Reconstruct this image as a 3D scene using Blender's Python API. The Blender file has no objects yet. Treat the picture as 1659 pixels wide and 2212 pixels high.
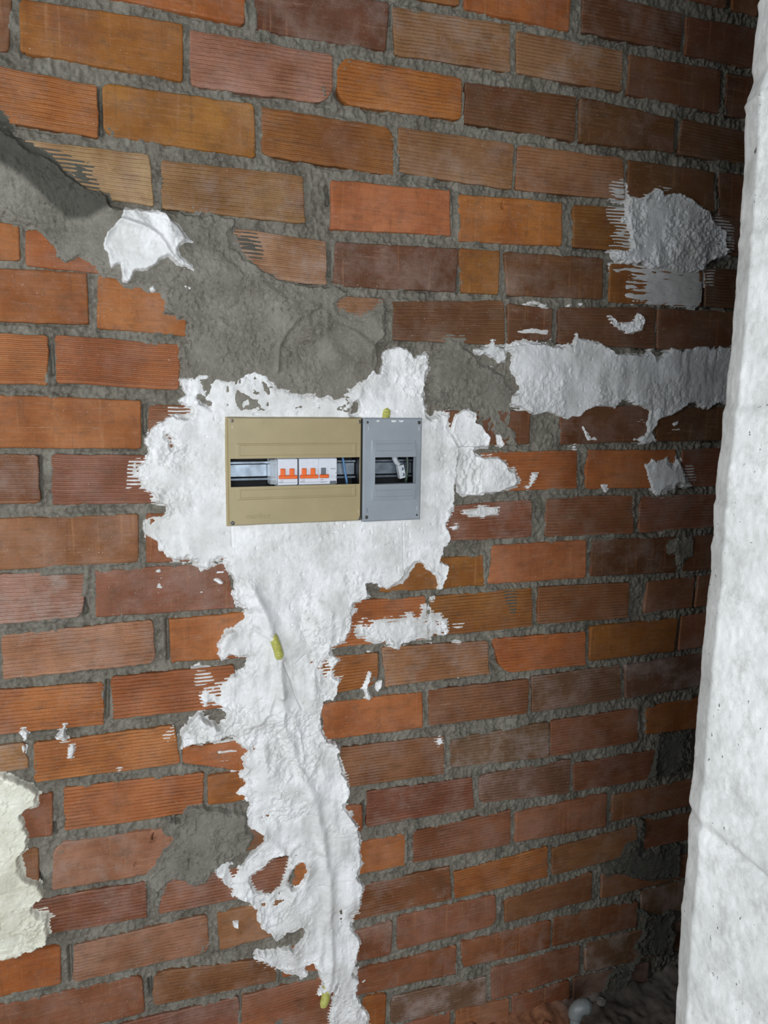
import bpy, math, random
import numpy as np
from mathutils import Matrix, Vector

SC = bpy.context.scene
COL = SC.collection
# ------------------------------------------------------------------ camera
cam_d = bpy.data.cameras.new('camera')
cam = bpy.data.objects.new('camera', cam_d); COL.objects.link(cam)
YAW, PITCH, ROLL, DIST, FPX, EYE = 0.343563804, 0.148926177, 0.013195222, 1.37161095, 1621.45585, 1.45
def cam_axes():
    cy, sy = math.cos(YAW), math.sin(YAW)
    f = Vector((sy, cy, 0)); r = Vector((cy, -sy, 0)); u = Vector((0, 0, 1))
    f2 = f*math.cos(PITCH) - u*math.sin(PITCH); u2 = u*math.cos(PITCH) + f*math.sin(PITCH)
    return r*math.cos(ROLL) + u2*math.sin(ROLL), -r*math.sin(ROLL) + u2*math.cos(ROLL), f2
R_, U_, F_ = cam_axes()
m = Matrix((R_, U_, -F_)).transposed().to_4x4(); m.translation = Vector((0, -DIST, EYE))
cam.matrix_world = m
cam_d.sensor_fit = 'HORIZONTAL'; cam_d.sensor_width = 36.0; cam_d.lens = FPX/1659*36
cam_d.clip_start = 0.02
SC.camera = cam
# ------------------------------------------------------------------ light
world = bpy.data.worlds.new('world'); SC.world = world; world.use_nodes = True
bg = world.node_tree.nodes['Background']; bg.inputs[0].default_value = (0.80, 0.90, 1.0, 1); bg.inputs[1].default_value = 0.055
def area(name, loc, target, sx, sy, power, col):
    l = bpy.data.lights.new(name, 'AREA'); l.shape = 'RECTANGLE'; l.size = sx; l.size_y = sy; l.energy = power; l.color = col
    o = bpy.data.objects.new(name, l); COL.objects.link(o); o.location = loc
    o.rotation_euler = (Vector(target) - Vector(loc)).to_track_quat('-Z', 'Y').to_euler()
    return o
area('doorway_daylight', (-0.32, -2.6, 1.32), (-0.1, 0, 1.40), 1.2, 1.9, 63, (0.93, 0.97, 1.0))
area('side_fill_light', (-2.3, -1.25, 1.65), (0.5, -0.5, 1.3), 1.1, 1.2, 35, (0.92, 0.97, 1.0))  # unseen fill lamp added on the left to brighten the pillar face
vs = SC.view_settings
vs.view_transform = 'Standard'; vs.look = 'None'; vs.gamma = 1.0; vs.use_curve_mapping = False; vs.exposure = 0.0

# ------------------------------------------------------------------ traced wall data (tenths of a millimetre on the wall plane)
BRICKS = [
('rs',[11337,23087,12315,23148,12363,22680,11374,22672],[0,0,0,0]),
('rs',[12459,23144,13251,23196,13224,22675,12508,22675],[0,0,0,0]),
('yr',[4575,21978,6232,22129,6246,21673,4550,21621],[0,0,0,0]),
('os',[6342,22123,8608,22355,8598,21618,6358,21639],[0,0,0,0]),
('kr',[8870,22388,11262,22389,11267,21666,8880,21650],[0,0,0,0]),
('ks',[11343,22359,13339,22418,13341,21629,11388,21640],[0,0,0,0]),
('os',[-267,21301,2340,21468,2316,20707,-291,20751],[0,0,0,0]),
('ks',[2495,21472,4874,21488,4821,20669,2498,20652],[0,0,0,0]),
('pr',[4934,21434,7321,21546,7357,20688,5007,20645],[0,0,0,0]),
('pr',[7456,21460,9878,21466,9913,20713,7490,20696],[0,0,0,0]),
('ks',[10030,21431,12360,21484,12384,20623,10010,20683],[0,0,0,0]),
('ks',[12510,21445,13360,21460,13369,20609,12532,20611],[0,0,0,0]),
('rs',[-2035,20474,-1250,20494,-1330,19707,-2080,19755],[0,0,0,0]),
('ys',[-1135,20503,1293,20551,1269,19653,-1164,19744],[0,0,0,0]),
('pr',[1403,20474,3840,20466,3842,19646,1395,19622],[0,0,34,0]),
('or',[3925,20454,6348,20445,6355,19703,3928,19671],[26,8,10,30]),
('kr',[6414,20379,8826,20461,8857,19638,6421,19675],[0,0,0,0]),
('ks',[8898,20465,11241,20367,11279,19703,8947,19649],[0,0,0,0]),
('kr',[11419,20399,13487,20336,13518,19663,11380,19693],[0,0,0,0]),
('or',[-2198,19541,-71,19403,-80,18625,-2250,18731],[0,0,0,0]),
('ys',[25,19468,2445,19472,2474,18604,-7,18663],[10,0,0,18]),
('yr',[2577,19452,4997,19401,5010,18577,2568,18660],[0,20,0,12]),
('pr',[5087,19439,7495,19427,7480,18585,5101,18642],[0,0,0,0]),
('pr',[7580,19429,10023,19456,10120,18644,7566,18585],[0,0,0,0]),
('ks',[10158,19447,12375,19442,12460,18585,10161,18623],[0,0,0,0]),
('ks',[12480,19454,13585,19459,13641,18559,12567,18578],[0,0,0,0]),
('tr',[-1299,18466,700,18464,749,17656,-1360,17752],[0,0,0,0]),
('pr',[884,18399,3301,18397,3342,17593,873,17618],[0,0,0,0]),
('bs',[3803,18383,6166,18438,6189,17616,3819,17540],[0,0,0,0]),
('os',[6347,18394,8634,18463,8664,17614,6373,17525],[0,0,0,0]),
('yr',[8891,18436,11177,18532,11229,17678,8921,17613],[0,0,0,0]),
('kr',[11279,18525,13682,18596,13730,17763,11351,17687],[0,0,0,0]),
('os',[-2347,17239,-1329,17165,-1331,16615,-2388,16610],[0,0,0,0]),
('os',[-1226,17102,272,17104,249,16475,-1255,16548],[0,0,0,0]),
('wr',[932,17460,3747,17317,3733,16551,908,16646],[0,0,0,0]),
('ks',[3908,17329,6344,17392,6335,16586,3867,16537],[0,0,0,0]),
('ys',[6371,17396,7255,17420,7255,16577,6453,16570],[0,0,0,0]),
('ks',[7342,17411,9666,17446,9701,16632,7455,16578],[0,0,0,0]),
('ys',[9825,17363,12251,17435,12308,16610,9859,16578],[8,0,0,0]),
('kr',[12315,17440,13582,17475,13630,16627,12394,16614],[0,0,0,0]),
('os',[-2396,16482,-335,16494,-350,15673,-2451,15639],[0,0,0,0]),
('os',[-186,16479,1260,16282,1221,15539,-239,15609],[0,0,0,0]),
('bs',[1421,16396,3601,16363,3587,15526,1400,15525],[0,0,0,0]),
('pr',[3704,16383,4857,16363,4868,15574,3705,15531],[0,0,0,0]),
('kr',[5014,16329,7398,16474,7452,15614,5025,15614],[0,8,0,0]),
('ks',[7470,16432,8519,16382,8526,15759,7504,15625],[0,0,0,0]),
('kr',[8650,16404,11058,16535,11120,15669,8690,15687],[0,0,0,0]),
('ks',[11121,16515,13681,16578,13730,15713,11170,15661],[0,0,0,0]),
('or',[-2462,15459,-980,15462,-1037,14668,-2513,14670],[0,0,0,0]),
('or',[-885,15474,1120,15395,1073,14611,-898,14702],[0,0,0,0]),
('os',[-1879,14508,447,14423,420,13597,-1930,13625],[0,0,0,0]),
('rr',[556,14344,1749,14369,1734,13591,532,13602],[0,0,0,0]),
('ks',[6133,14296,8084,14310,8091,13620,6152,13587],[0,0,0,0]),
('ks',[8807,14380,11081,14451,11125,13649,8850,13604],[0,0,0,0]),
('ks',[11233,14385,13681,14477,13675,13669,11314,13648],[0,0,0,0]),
('rr',[-2586,13551,-1238,13501,-1225,12699,-2641,12701],[0,0,8,0]),
('rr',[-1022,13512,1136,13472,1115,12634,-1051,12661],[0,0,0,0]),
('or',[6951,13454,9281,13478,9319,12649,6980,12656],[0,0,0,0]),
('os',[9515,13486,11884,13469,11939,12585,9528,12644],[0,0,0,0]),
('rr',[12036,13467,14252,13519,14257,12633,12112,12608],[0,0,0,0]),
('rs',[-1928,12463,330,12454,301,11587,-1978,11593],[0,0,6,0]),
('rs',[456,12463,1998,12447,1983,11528,427,11565],[0,0,0,0]),
('rr',[5440,12350,8229,12447,8268,11650,5453,11670],[0,0,0,0]),
('rr',[8567,12493,10790,12469,10851,11593,8592,11634],[0,0,0,0]),
('rr',[10969,12428,13435,12425,13513,11663,10989,11608],[0,0,0,0]),
('wr',[-2716,11536,-560,11473,-671,10656,-2774,10652],[0,8,14,0]),
('rs',[-426,11470,1840,11493,1997,10604,-455,10645],[0,0,0,0]),
('ys',[4797,11280,7136,11335,7197,10663,4837,10689],[0,0,0,0]),
('bs',[7275,11509,9637,11523,9679,10663,7251,10692],[0,0,0,0]),
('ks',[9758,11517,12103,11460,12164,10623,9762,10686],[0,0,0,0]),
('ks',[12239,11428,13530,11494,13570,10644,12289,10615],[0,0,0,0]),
('pr',[-1959,10467,513,10509,543,9698,-1973,9666],[0,0,16,0]),
('os',[798,10498,2258,10506,2246,9620,803,9678],[0,0,0,0]),
('or',[3618,10579,5852,10537,5915,9625,3619,9649],[0,0,0,0]),
('yr',[5938,10524,8321,10543,8364,9672,5976,9676],[0,0,0,0]),
('rr',[8475,10539,10829,10476,10873,9645,8478,9714],[0,0,0,0]),
('rs',[11336,10440,12697,10502,12676,9735,11285,9716],[0,0,0,0]),
('rs',[12761,10498,13864,10549,13851,9762,12732,9730],[0,0,0,0]),
('or',[-2847,9522,-369,9433,-385,8640,-2899,8712],[0,0,0,0]),
('or',[-240,9521,1950,9498,1937,8693,-239,8715],[0,0,0,0]),
('or',[3243,9482,4820,9451,4845,8748,3240,8668],[0,0,26,0]),
('pr',[4918,9549,7297,9456,7355,8710,4997,8703],[0,0,0,0]),
('or',[7382,9489,9736,9428,9776,8642,7646,8694],[6,0,0,30]),
('ys',[9864,9535,12273,9530,12232,8709,9874,8723],[0,0,0,0]),
('rs',[12362,9541,13723,9617,13763,8755,12368,8703],[0,0,0,0]),
('pr',[-2914,8490,-1690,8491,-1653,8019,-2944,8029],[0,0,0,0]),
('or',[-1555,8456,839,8454,917,7678,-1576,7718],[0,0,0,0]),
('os',[968,8003,2526,7945,2519,7201,960,7693],[0,0,0,0]),
('bs',[3619,8507,5829,8501,5847,7695,3684,7743],[0,0,0,0]),
('rr',[5952,8513,8351,8478,8342,7679,5988,7710],[0,0,0,0]),
('dr',[8419,8523,10740,8535,10830,7708,8460,7689],[0,0,0,0]),
('ds',[10844,8524,13590,8576,13575,7767,10917,7697],[0,0,0,0]),
('rs',[-2977,7521,-1301,7487,-1335,6666,-3027,6750],[0,0,0,0]),
('or',[-1118,7545,1342,7435,1304,6650,-1139,6704],[0,0,0,0]),
('os',[1413,7360,3143,7312,3140,6682,1400,6755],[0,0,0,0]),
('rr',[4010,7528,6336,7458,6360,6586,4213,6638],[0,0,0,0]),
('dr',[6459,7370,8903,7409,8948,6560,6484,6715],[0,0,0,0]),
('rr',[8959,7420,11318,7423,11365,6583,8976,6571],[0,0,0,0]),
('ys',[11522,7416,13703,7452,13686,6647,11586,6719],[0,0,0,0]),
('rs',[-3041,6519,-1580,6487,-1601,5820,-3085,5850],[0,0,0,0]),
('ps',[-1321,6526,984,6420,991,5544,-1405,5591],[26,0,0,0]),
('rs',[1115,6412,2757,6350,2752,5713,1094,5555],[0,0,0,0]),
('os',[2852,6333,4519,6216,4524,5605,2847,5694],[0,0,0,0]),
('rr',[4625,6475,7034,6385,7108,5652,4619,5674],[0,0,0,0]),
('dr',[7203,6411,9546,6424,9536,5586,7226,5755],[20,0,0,14]),
('rr',[9608,6293,11936,6288,11791,5554,9648,5605],[0,0,0,0]),
('rr',[-2988,5499,227,5410,223,4654,-3031,4814],[0,0,0,0]),
('rr',[553,5378,2956,5365,2968,4640,446,4682],[0,0,0,0]),
('os',[3052,5363,5496,5391,5511,4618,3065,4618],[0,0,0,0]),
('rr',[5675,5400,8021,5455,8050,4609,5661,4641],[0,0,0,0]),
('rs',[8153,5365,10578,5416,10584,4552,8145,4651],[0,0,0,0]),
('rs',[10751,5315,13914,5346,13886,4639,10754,4640],[0,0,0,0]),
('os',[-3052,4484,-1314,4468,-1331,3702,-3102,3694],[0,0,0,0]),
('pr',[-1085,4410,1336,4464,1379,3645,-1137,3664],[0,0,20,0]),
('ps',[1531,4441,3324,4455,3323,3714,1546,3636],[0,0,0,0]),
('rr',[4091,4388,6551,4390,6619,3594,4095,3616],[0,0,0,0]),
('or',[6661,4232,9018,4368,9092,3580,6687,3589],[0,0,0,0]),
('rr',[9159,4281,11484,4421,11606,3661,9175,3601],[0,0,0,0]),
('rr',[11707,4480,13752,4495,13778,3728,11766,3723],[0,0,0,0]),
('rs',[-2490,3532,79,3498,138,2660,-2536,2731],[0,14,12,0]),
('rr',[308,3469,2668,3188,2695,2628,271,2744],[16,0,0,9]),
('os',[2830,3341,4062,3316,4065,2621,2826,2664],[0,0,0,0]),
('rs',[4233,3354,5241,3382,5199,2613,4238,2630],[0,0,0,0]),
('rs',[5352,3460,7720,3450,7762,2687,5365,2645],[0,0,22,0]),
('rs',[7967,3265,10303,3446,10319,2718,7971,2676],[14,0,0,0]),
('rs',[10562,3369,13618,3333,13631,2686,10586,2682],[0,0,0,0]),
('rr',[-815,2564,1935,2491,1923,1666,-847,1797],[0,0,0,0]),
('rr',[1992,2496,3963,2501,3965,1834,1964,1653],[0,0,0,0]),
('rs',[4413,2417,6792,2402,6790,1692,4418,1818],[0,0,0,0]),
('rs',[6895,2454,9224,2440,9237,1714,6934,1799],[0,0,0,0]),
('rs',[9275,2508,11707,2349,11714,1648,9296,1723],[0,0,0,0]),
('ds',[11746,2613,13690,2587,13715,1797,11836,1759],[0,0,0,0]),
('rr',[2820,1906,4383,1752,4390,917,2815,1100],[0,0,0,0]),
('os',[4560,1732,5116,1678,5091,897,4567,939],[0,0,0,0]),
('dr',[5227,1558,7568,1410,7586,700,5219,878],[14,0,0,14]),
('rs',[7685,1586,10061,1578,10094,808,7725,762],[0,0,0,0]),
('ds',[10234,1617,13549,1441,13574,638,10263,792],[0,0,0,0]),
('rs',[6810,776,8186,671,8218,-80,6832,54],[0,0,0,0]),
('rs',[8259,691,9851,673,9894,-58,8290,-19],[0,0,0,0]),
('ds',[9937,712,12165,563,12173,-141,9957,-12],[0,0,0,0]),
('or',[7960,23301,10360,23468,10336,22707,7936,22751],[0,0,0,0]),
('rs',[5420,23301,7820,23468,7796,22707,5396,22751],[0,0,0,0]),
('or',[2880,23301,5280,23468,5256,22707,2856,22751],[0,0,0,0]),
('rs',[340,23301,2740,23468,2716,22707,316,22751],[0,0,0,0]),
('or',[-2200,23301,200,23468,176,22707,-2224,22751],[0,0,0,0]),
('rs',[-4740,23301,-2340,23468,-2364,22707,-4764,22751],[0,0,0,0]),
('or',[-7280,23301,-4880,23468,-4904,22707,-7304,22751],[0,0,0,0]),
('rs',[1580,22301,3980,22468,3956,21707,1556,21751],[0,0,0,0]),
('or',[-960,22301,1440,22468,1416,21707,-984,21751],[0,0,0,0]),
('rs',[-3500,22301,-1100,22468,-1124,21707,-3524,21751],[0,0,0,0]),
('or',[-6040,22301,-3640,22468,-3664,21707,-6064,21751],[0,0,0,0]),
('rs',[-8580,22301,-6180,22468,-6204,21707,-8604,21751],[0,0,0,0]),
('or',[-2807,21301,-407,21301,-407,20751,-2807,20751],[0,0,0,0]),
('rs',[-4575,20474,-2175,20474,-2175,19755,-4575,19755],[0,0,0,0]),
('or',[-4738,19541,-2338,19541,-2338,18731,-4738,18731],[0,0,0,0]),
('rs',[-3839,18466,-1439,18466,-1439,17752,-3839,17752],[0,0,0,0]),
('or',[-4887,17239,-2487,17239,-2487,16610,-4887,16610],[0,0,0,0]),
('rs',[-4936,16482,-2536,16482,-2536,15639,-4936,15639],[0,0,0,0]),
('or',[-5002,15459,-2602,15459,-2602,14670,-5002,14670],[0,0,0,0]),
('rs',[-4419,14508,-2019,14508,-2019,13625,-4419,13625],[0,0,0,0]),
('or',[-5126,13551,-2726,13551,-2726,12701,-5126,12701],[0,0,0,0]),
('rs',[-4468,12463,-2068,12463,-2068,11593,-4468,11593],[0,0,0,0]),
('or',[-5256,11536,-2856,11536,-2856,10652,-5256,10652],[0,0,0,0]),
('rs',[-4499,10467,-2099,10467,-2099,9666,-4499,9666],[0,0,0,0]),
('or',[-5387,9522,-2987,9522,-2987,8712,-5387,8712],[0,0,0,0]),
('rs',[-5454,8490,-3054,8490,-3054,8029,-5454,8029],[0,0,0,0]),
('or',[-5517,7521,-3117,7521,-3117,6750,-5517,6750],[0,0,0,0]),
('rs',[-5581,6519,-3181,6519,-3181,5850,-5581,5850],[0,0,0,0]),
('or',[-5528,5499,-3128,5499,-3128,4814,-5528,4814],[0,0,0,0]),
('rs',[-5592,4484,-3192,4484,-3192,3694,-5592,3694],[0,0,0,0]),
('or',[-5030,3532,-2630,3532,-2630,2731,-5030,2731],[0,0,0,0]),
('rs',[-3355,2564,-955,2564,-955,1797,-3355,1797],[0,0,0,0]),
('or',[280,1906,2680,1906,2680,1100,280,1100],[0,0,0,0]),
('rs',[4270,776,6670,776,6670,54,4270,54],[0,0,0,0]),
]
PATCHES = [
('mortar_patch','mortar',6,14,1,1,'grey cement mortar smeared in a diagonal band above the switch box',[-2105,19255,-1697,19025,-1491,18873,-1368,18730,-1183,18479,-854,18333,-592,18080,-413,17933,-277,17827,52,17739,96,17622,265,17608,783,17607,1264,17581,1420,17646,1811,17606,2156,17585,2072,17345,2177,17146,2310,16946,2525,16738,2608,16730,2831,16611,3057,16625,3257,16530,3693,16515,3840,16552,4018,16507,4440,16504,4747,16522,4842,16372,5015,16267,5035,16039,5010,15634,4854,15513,4761,15451,4825,15338,4812,15105,4491,14778,4221,14169,1804,14117,1131,14436,1194,14822,1152,15062,1085,15193,1128,15353,1238,15542,1244,15780,986,15846,833,15891,812,16071,764,16171,489,16258,191,16253,101,16461,-192,16442,-234,16589,-375,16628,-564,16640,-750,16675,-836,16813,-1009,17040,-1143,17101,-1368,17106,-1539,17233,-2012,17353,-2226,17356],[[4004,16270,4199,16392,4441,16434,4686,16434,4750,16310,4566,16173,4383,16065,4141,16081,4020,16173]]),
('mortar_patch','mortar',4,10,1.2,1,'grey cement mortar right of the white plaster above the grey cover',[5611,14708,5835,15012,5860,15341,6021,15496,6049,15705,6212,15800,6550,15754,6657,15578,6798,15462,7081,15287,7297,15140,7544,15119,7626,14872,7847,14751,7642,14497,7614,14365,7592,13991,7778,13864,7885,13510,7651,13505,7500,13667,7243,13827,6990,13985,6846,14078,6428,14201,6085,14352,5731,14530],[]),
('mortar_patch','mortar',14,8,1.6,1,'lumpy grey mortar clump low on the left beside the plaster trail',[865,6563,926,6710,1071,6795,1448,6774,1888,6646,2187,6444,2242,6039,2302,5961,2146,5694,1869,5486,1568,5418,1354,5134,1119,5154,890,5303,748,5383,629,5231,510,5095,416,4792,341,4662,288,4789,273,5214,171,5526,360,5741,536,5959,683,6153,745,6332,493,6413,668,6600],[]),
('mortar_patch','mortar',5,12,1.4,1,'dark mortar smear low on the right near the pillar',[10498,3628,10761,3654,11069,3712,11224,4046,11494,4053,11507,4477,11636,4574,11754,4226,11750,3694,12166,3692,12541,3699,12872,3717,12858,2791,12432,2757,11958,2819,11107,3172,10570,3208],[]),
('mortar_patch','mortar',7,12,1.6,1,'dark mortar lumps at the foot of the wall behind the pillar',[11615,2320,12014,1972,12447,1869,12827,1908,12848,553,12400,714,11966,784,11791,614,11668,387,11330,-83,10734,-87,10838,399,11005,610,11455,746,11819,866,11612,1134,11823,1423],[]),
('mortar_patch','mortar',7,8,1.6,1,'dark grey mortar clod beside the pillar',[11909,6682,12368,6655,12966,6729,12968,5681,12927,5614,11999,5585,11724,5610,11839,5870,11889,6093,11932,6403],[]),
('mortar_patch','mortar',3,12,1,1,'grey mortar smear over the brick joint beside the pillar',[11676,11388,12109,11438,12508,11455,12596,10989,12380,10891,12274,10583,12136,10630,12013,11023,11789,11073],[]),
('plaster_patch','plaster',10.5,6,0.5,0.5,'white plaster splash on grey mortar at the upper left',[270,17609,417,17620,599,17594,830,17592,922,17549,1013,17470,1153,17400,1280,17270,1302,17190,1385,17125,1398,17067,1275,17055,1166,17002,1140,16929,1245,16806,1340,16753,1434,16640,1615,16556,1664,16535,1492,16536,1371,16564,1253,16640,1145,16633,1039,16709,947,16785,828,16759,779,16673,683,16613,623,16551,415,16549,354,16451,282,16370,203,16383,191,16522,190,16650,121,16645,74,16595,48,16507,-13,16682,-30,16818,-95,16859,-78,17009,-5,17152,101,17286,194,17374],[]),
('plaster_patch','plaster',7,9,1,1.15,'large white plaster patch around the switch box, trailing down the wall',[1109,14818,1181,14859,1376,14815,1617,14917,1816,14825,2018,14780,2225,14866,2391,14944,2560,14907,2672,14840,2814,14745,2958,14706,3073,14637,3249,14598,3455,14615,3634,14546,3753,14605,3889,14506,4026,14552,4147,14727,4269,14787,4423,14863,4639,15027,4764,15016,4841,15163,4807,15308,4915,15485,5167,15552,5327,15500,5409,15415,5493,15300,5587,15420,5749,15485,5867,15326,5890,15073,5796,14891,5717,14740,5720,14590,5791,14410,5878,14229,6077,14291,6279,14323,6356,14016,6434,13675,6488,13047,6467,12604,6440,12350,6356,12259,6277,11974,6338,11682,6203,11528,6158,11271,6334,11195,6321,11033,6225,10712,6142,10570,6051,10725,6098,10917,5922,11059,5645,11206,5481,10992,5315,10875,5017,10736,4818,10814,4686,10919,4540,10882,4624,10638,4495,10553,4366,10500,4400,10370,4304,10251,4273,10031,4210,9813,4050,9701,3891,9621,3987,9483,4181,9366,3988,9290,3860,9111,4070,9023,4086,8923,3990,8837,3974,8644,3894,8589,3702,8548,3591,8303,3671,7964,3800,7748,3962,7658,4062,7375,4112,7115,4145,7075,4237,6789,4315,6537,4234,6243,4336,6017,4388,5799,4510,5461,4512,5179,4601,4878,4483,4619,4623,4409,4556,4137,4525,3747,4353,3679,4390,3380,4567,3043,4535,2682,4433,2339,4462,2220,4401,1975,4545,1634,4726,1279,4821,829,3781,1145,3746,1455,3814,1733,3882,2047,3950,2213,3813,2066,3542,2106,3643,2371,3576,2572,3458,2821,3325,2820,3408,2545,3208,2491,3012,2725,2881,2832,2719,2840,2433,3094,2214,3327,2248,3528,2564,3411,3047,3322,3310,3576,3180,3750,2725,3581,2441,3862,2318,4134,2291,4347,2046,4541,1804,4766,1867,4920,1688,5061,1482,5305,1463,5508,1698,5623,1847,5493,2058,5415,2184,5623,2275,5687,2462,5800,2479,5997,2219,6114,2161,6191,2104,6432,2228,6639,2138,6753,1900,6924,2083,7087,1877,7346,2087,7408,2031,7627,2122,7740,1918,7993,1566,7983,1335,8033,934,7969,858,8273,1030,8402,1148,8601,1351,8758,1242,8956,1359,9125,1648,9243,1765,9321,2147,9462,2194,9642,1887,9659,1712,9587,1600,9736,1605,9977,1709,10177,1956,10335,2132,10440,2105,10563,1991,10677,1964,10814,1927,11173,1830,11327,1748,11479,1521,11377,1353,11344,1137,11517,865,11534,733,11642,562,11723,582,11919,425,11970,363,12099,358,12322,624,12422,758,12473,627,12518,473,12648,529,12757,377,12899,331,13064,336,13228,419,13389,567,13550,454,13660,499,13848,620,13983,779,14091,938,14173,1232,14256,1051,14430,1159,14526,1109,14633,1113,14807],[[2236,5040,2455,5196,2582,5372,2835,5472,2946,5381,2896,5033,2798,4745,2607,4644,2326,4800],[3104,5057,3217,5153,3330,5077,3307,4805,3183,4711,3054,4688,2942,4817],[824,13847,890,13847,952,13711,922,13588],[1306,8672,1495,8777,1722,8523,1631,8374,1460,8497],[1425,14489,1611,14382,1583,14340,1450,14421],[4242,14365,4334,14395,4381,14323,4273,14263]]),
('plaster_patch','plaster',11,6,0.6,0.6,'thick trowelled white plaster flap right of the grey cover',[6370,14232,6572,14341,6832,14281,6822,14080,6965,13986,7218,13798,7194,13513,6878,13469,7057,13388,7341,13384,7560,13301,7640,13123,7783,13128,7882,12965,7942,12866,7839,12706,7623,12614,7588,12639,7230,12568,6946,12545,6595,12540,6506,12607,6410,12894,6426,13521,6262,13863],[]),
('plaster_smear','plaster',3,6,1,1,None,[7945,12696,8127,12757,8189,13018,8356,13047,8291,12852,8132,12658],[]),
('plaster_smear','plaster',2.5,6,1,1,None,[7284,13826,7426,13842,7504,13698,7562,13618,7475,13522,7328,13603],[]),
('plaster_smear','plaster',1.5,24,1,1,'white plaster streaks dragged right of the trail below the box',[4317,10015,4511,10190,5174,10132,5511,10234,5684,10120,5747,10378,5886,10367,5993,10226,6206,10108,6351,9962,6401,9723,6289,9649,6041,9723,6010,9559,5799,9613,5523,9607,5353,9558,5287,9432,5151,9479,5015,9559,4947,9664,4781,9583,4617,9485,4714,9622,4516,9707,4287,9794],[]),
('plaster_smear','grey',-1,14,1,1.2,None,[9704,18853,9771,18981,10072,19043,10177,18932,10314,18915,10498,19057,10929,19101,11410,19120,11700,19087,11960,18955,12180,18848,12324,18669,12502,18589,12810,18519,13006,18306,13072,17882,13032,17639,12685,17614,12402,17429,12286,17520,12259,17221,12297,16726,12058,16547,11718,16562,11136,16581,10490,16563,10242,16710,10058,17080,9820,17159,9803,17409,9796,17509,9783,17695,10009,17774,9785,17943,10064,18090,9670,18240,9731,18460,9647,18574,9754,18676],[]),
('plaster_patch','grey',6,9,1.3,1.2,'rough grey-white plaster patch high on the right by the pillar',[10093,18577,10176,18768,10487,18768,10830,18910,11077,18826,11475,18897,11809,18835,12244,18653,12480,18416,12797,18248,12894,17729,12769,17679,12559,17615,12316,17466,12158,17340,11622,17240,11001,17311,10633,17398,10242,17339,9967,17382,9804,17503,9946,17669,10258,17661,10274,17975,10063,18205],[]),
('plaster_patch','grey',7,9,0.7,1,'long horizontal band of white plaster running right to the pillar',[6648,15546,6786,15521,7058,15606,7158,15716,7266,15629,7408,15588,7510,15641,7666,15723,7896,15763,8223,15713,8555,15672,8779,15655,8963,15709,9100,15936,9221,15814,9412,15821,9649,15719,9887,15647,10130,15542,10366,15582,10770,15562,11044,15703,11181,15542,11540,15721,11885,15632,12255,15797,12605,15758,13265,15798,13311,14491,12863,14487,12655,14345,12432,14378,12291,14481,12078,14444,11793,14270,11303,14062,11191,13891,11271,13685,11007,13577,10713,13637,10663,13756,10991,13789,11068,14130,11072,14333,10858,14433,10363,14528,10132,14393,9658,14389,9355,14255,9073,14156,9020,14090,8786,14187,8520,14250,8299,14217,7929,14278,7564,14370,7557,14527,7799,14750,7683,14935,7530,15180,7556,15397,7565,15239,7285,15169,7041,15132,7211,15260,7068,15347,6859,15402],[]),
('plaster_patch','grey',5,10,0.6,1,'small square white plaster dab on the bricks under the plaster band',[11009,13170,11210,13270,11634,13282,11816,13157,11858,13419,12027,13224,12190,12867,12430,12647,12304,12579,11996,12587,11968,12410,11784,12522,11621,12420,11366,12393,11224,12573,11115,12890],[]),
('plaster_patch','cream',14,8,1.3,1,'thick cream plaster lump at the lower left edge',[-2795,8251,-2093,8081,-1952,8000,-1624,7683,-1529,7579,-1430,7295,-1547,7227,-1774,7180,-1717,6843,-1720,6545,-1795,6320,-1785,6016,-1591,5851,-1554,5567,-1688,5444,-1745,5334,-1518,5250,-1382,5124,-1456,4924,-1411,4787,-1523,4627,-1759,4562,-2043,4510,-2294,4529,-3023,4675],[]),
('plaster_smear','plaster',4,4,1,1,None,[617,16308,690,16384,724,16351,769,16270,708,16207,639,16238],[]),
('plaster_smear','plaster',3,4,1,1,None,[1147,16341,1203,16405,1171,16571,1219,16562,1239,16407,1371,16342,1358,16281,1284,16240,1175,16270],[]),
('plaster_smear','plaster',2,4,1,1,None,[1328,16534,1423,16455,1398,16430,1350,16463],[]),
('plaster_smear','plaster',3,4,1,1,None,[9743,16347,9938,16341,10106,16189,10383,16185,10501,16207,10608,16374,10797,16285,10756,16023,10441,15944,10159,15998,9951,16149],[]),
('plaster_smear','plaster',2,4,1,1,None,[9279,13991,9411,14057,9480,13892,9722,13792,9829,13658,9494,13660,9404,13859],[]),
('plaster_smear','plaster',2,4,1,1,None,[9830,12746,10110,12756,10141,12601,10044,12535],[]),
('plaster_smear','plaster',4,4,1,1,None,[9085,13531,9215,13613,9337,13529,9223,13480],[]),
('plaster_smear','plaster',5,4,1,1,None,[7837,16434,8010,16550,8191,16530,8429,16481,8415,16404,8161,16406],[]),
('plaster_smear','plaster',5,4,1,1,None,[8817,16456,8924,16539,9002,16481,8914,16398],[]),
('plaster_smear','plaster',5,4,1,1,None,[9112,16518,9186,16553,9265,16495,9174,16443],[]),
('plaster_smear','plaster',1.8,4,1,1,None,[6565,12246,6774,12303,6985,12360,7455,12310,7425,12148,7137,12126,6779,12141],[]),
('plaster_smear','plaster',1.5,4,1,1,None,[6331,11934,6502,12023,6542,11892,6402,11866],[]),
('plaster_smear','plaster',5,4,1,1,None,[4451,8743,4612,9118,4729,9072,4682,8847,4616,8723,4735,8543,4653,8437,4519,8504,4534,8667],[]),
('plaster_smear','plaster',4,4,1,1,None,[4767,8835,4951,8896,4937,8715,4821,8579,4752,8704],[]),
('plaster_smear','plaster',4,4,1,1,None,[-1799,8706,-1698,8764,-1614,8709,-1635,8539,-1711,8521],[]),
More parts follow.
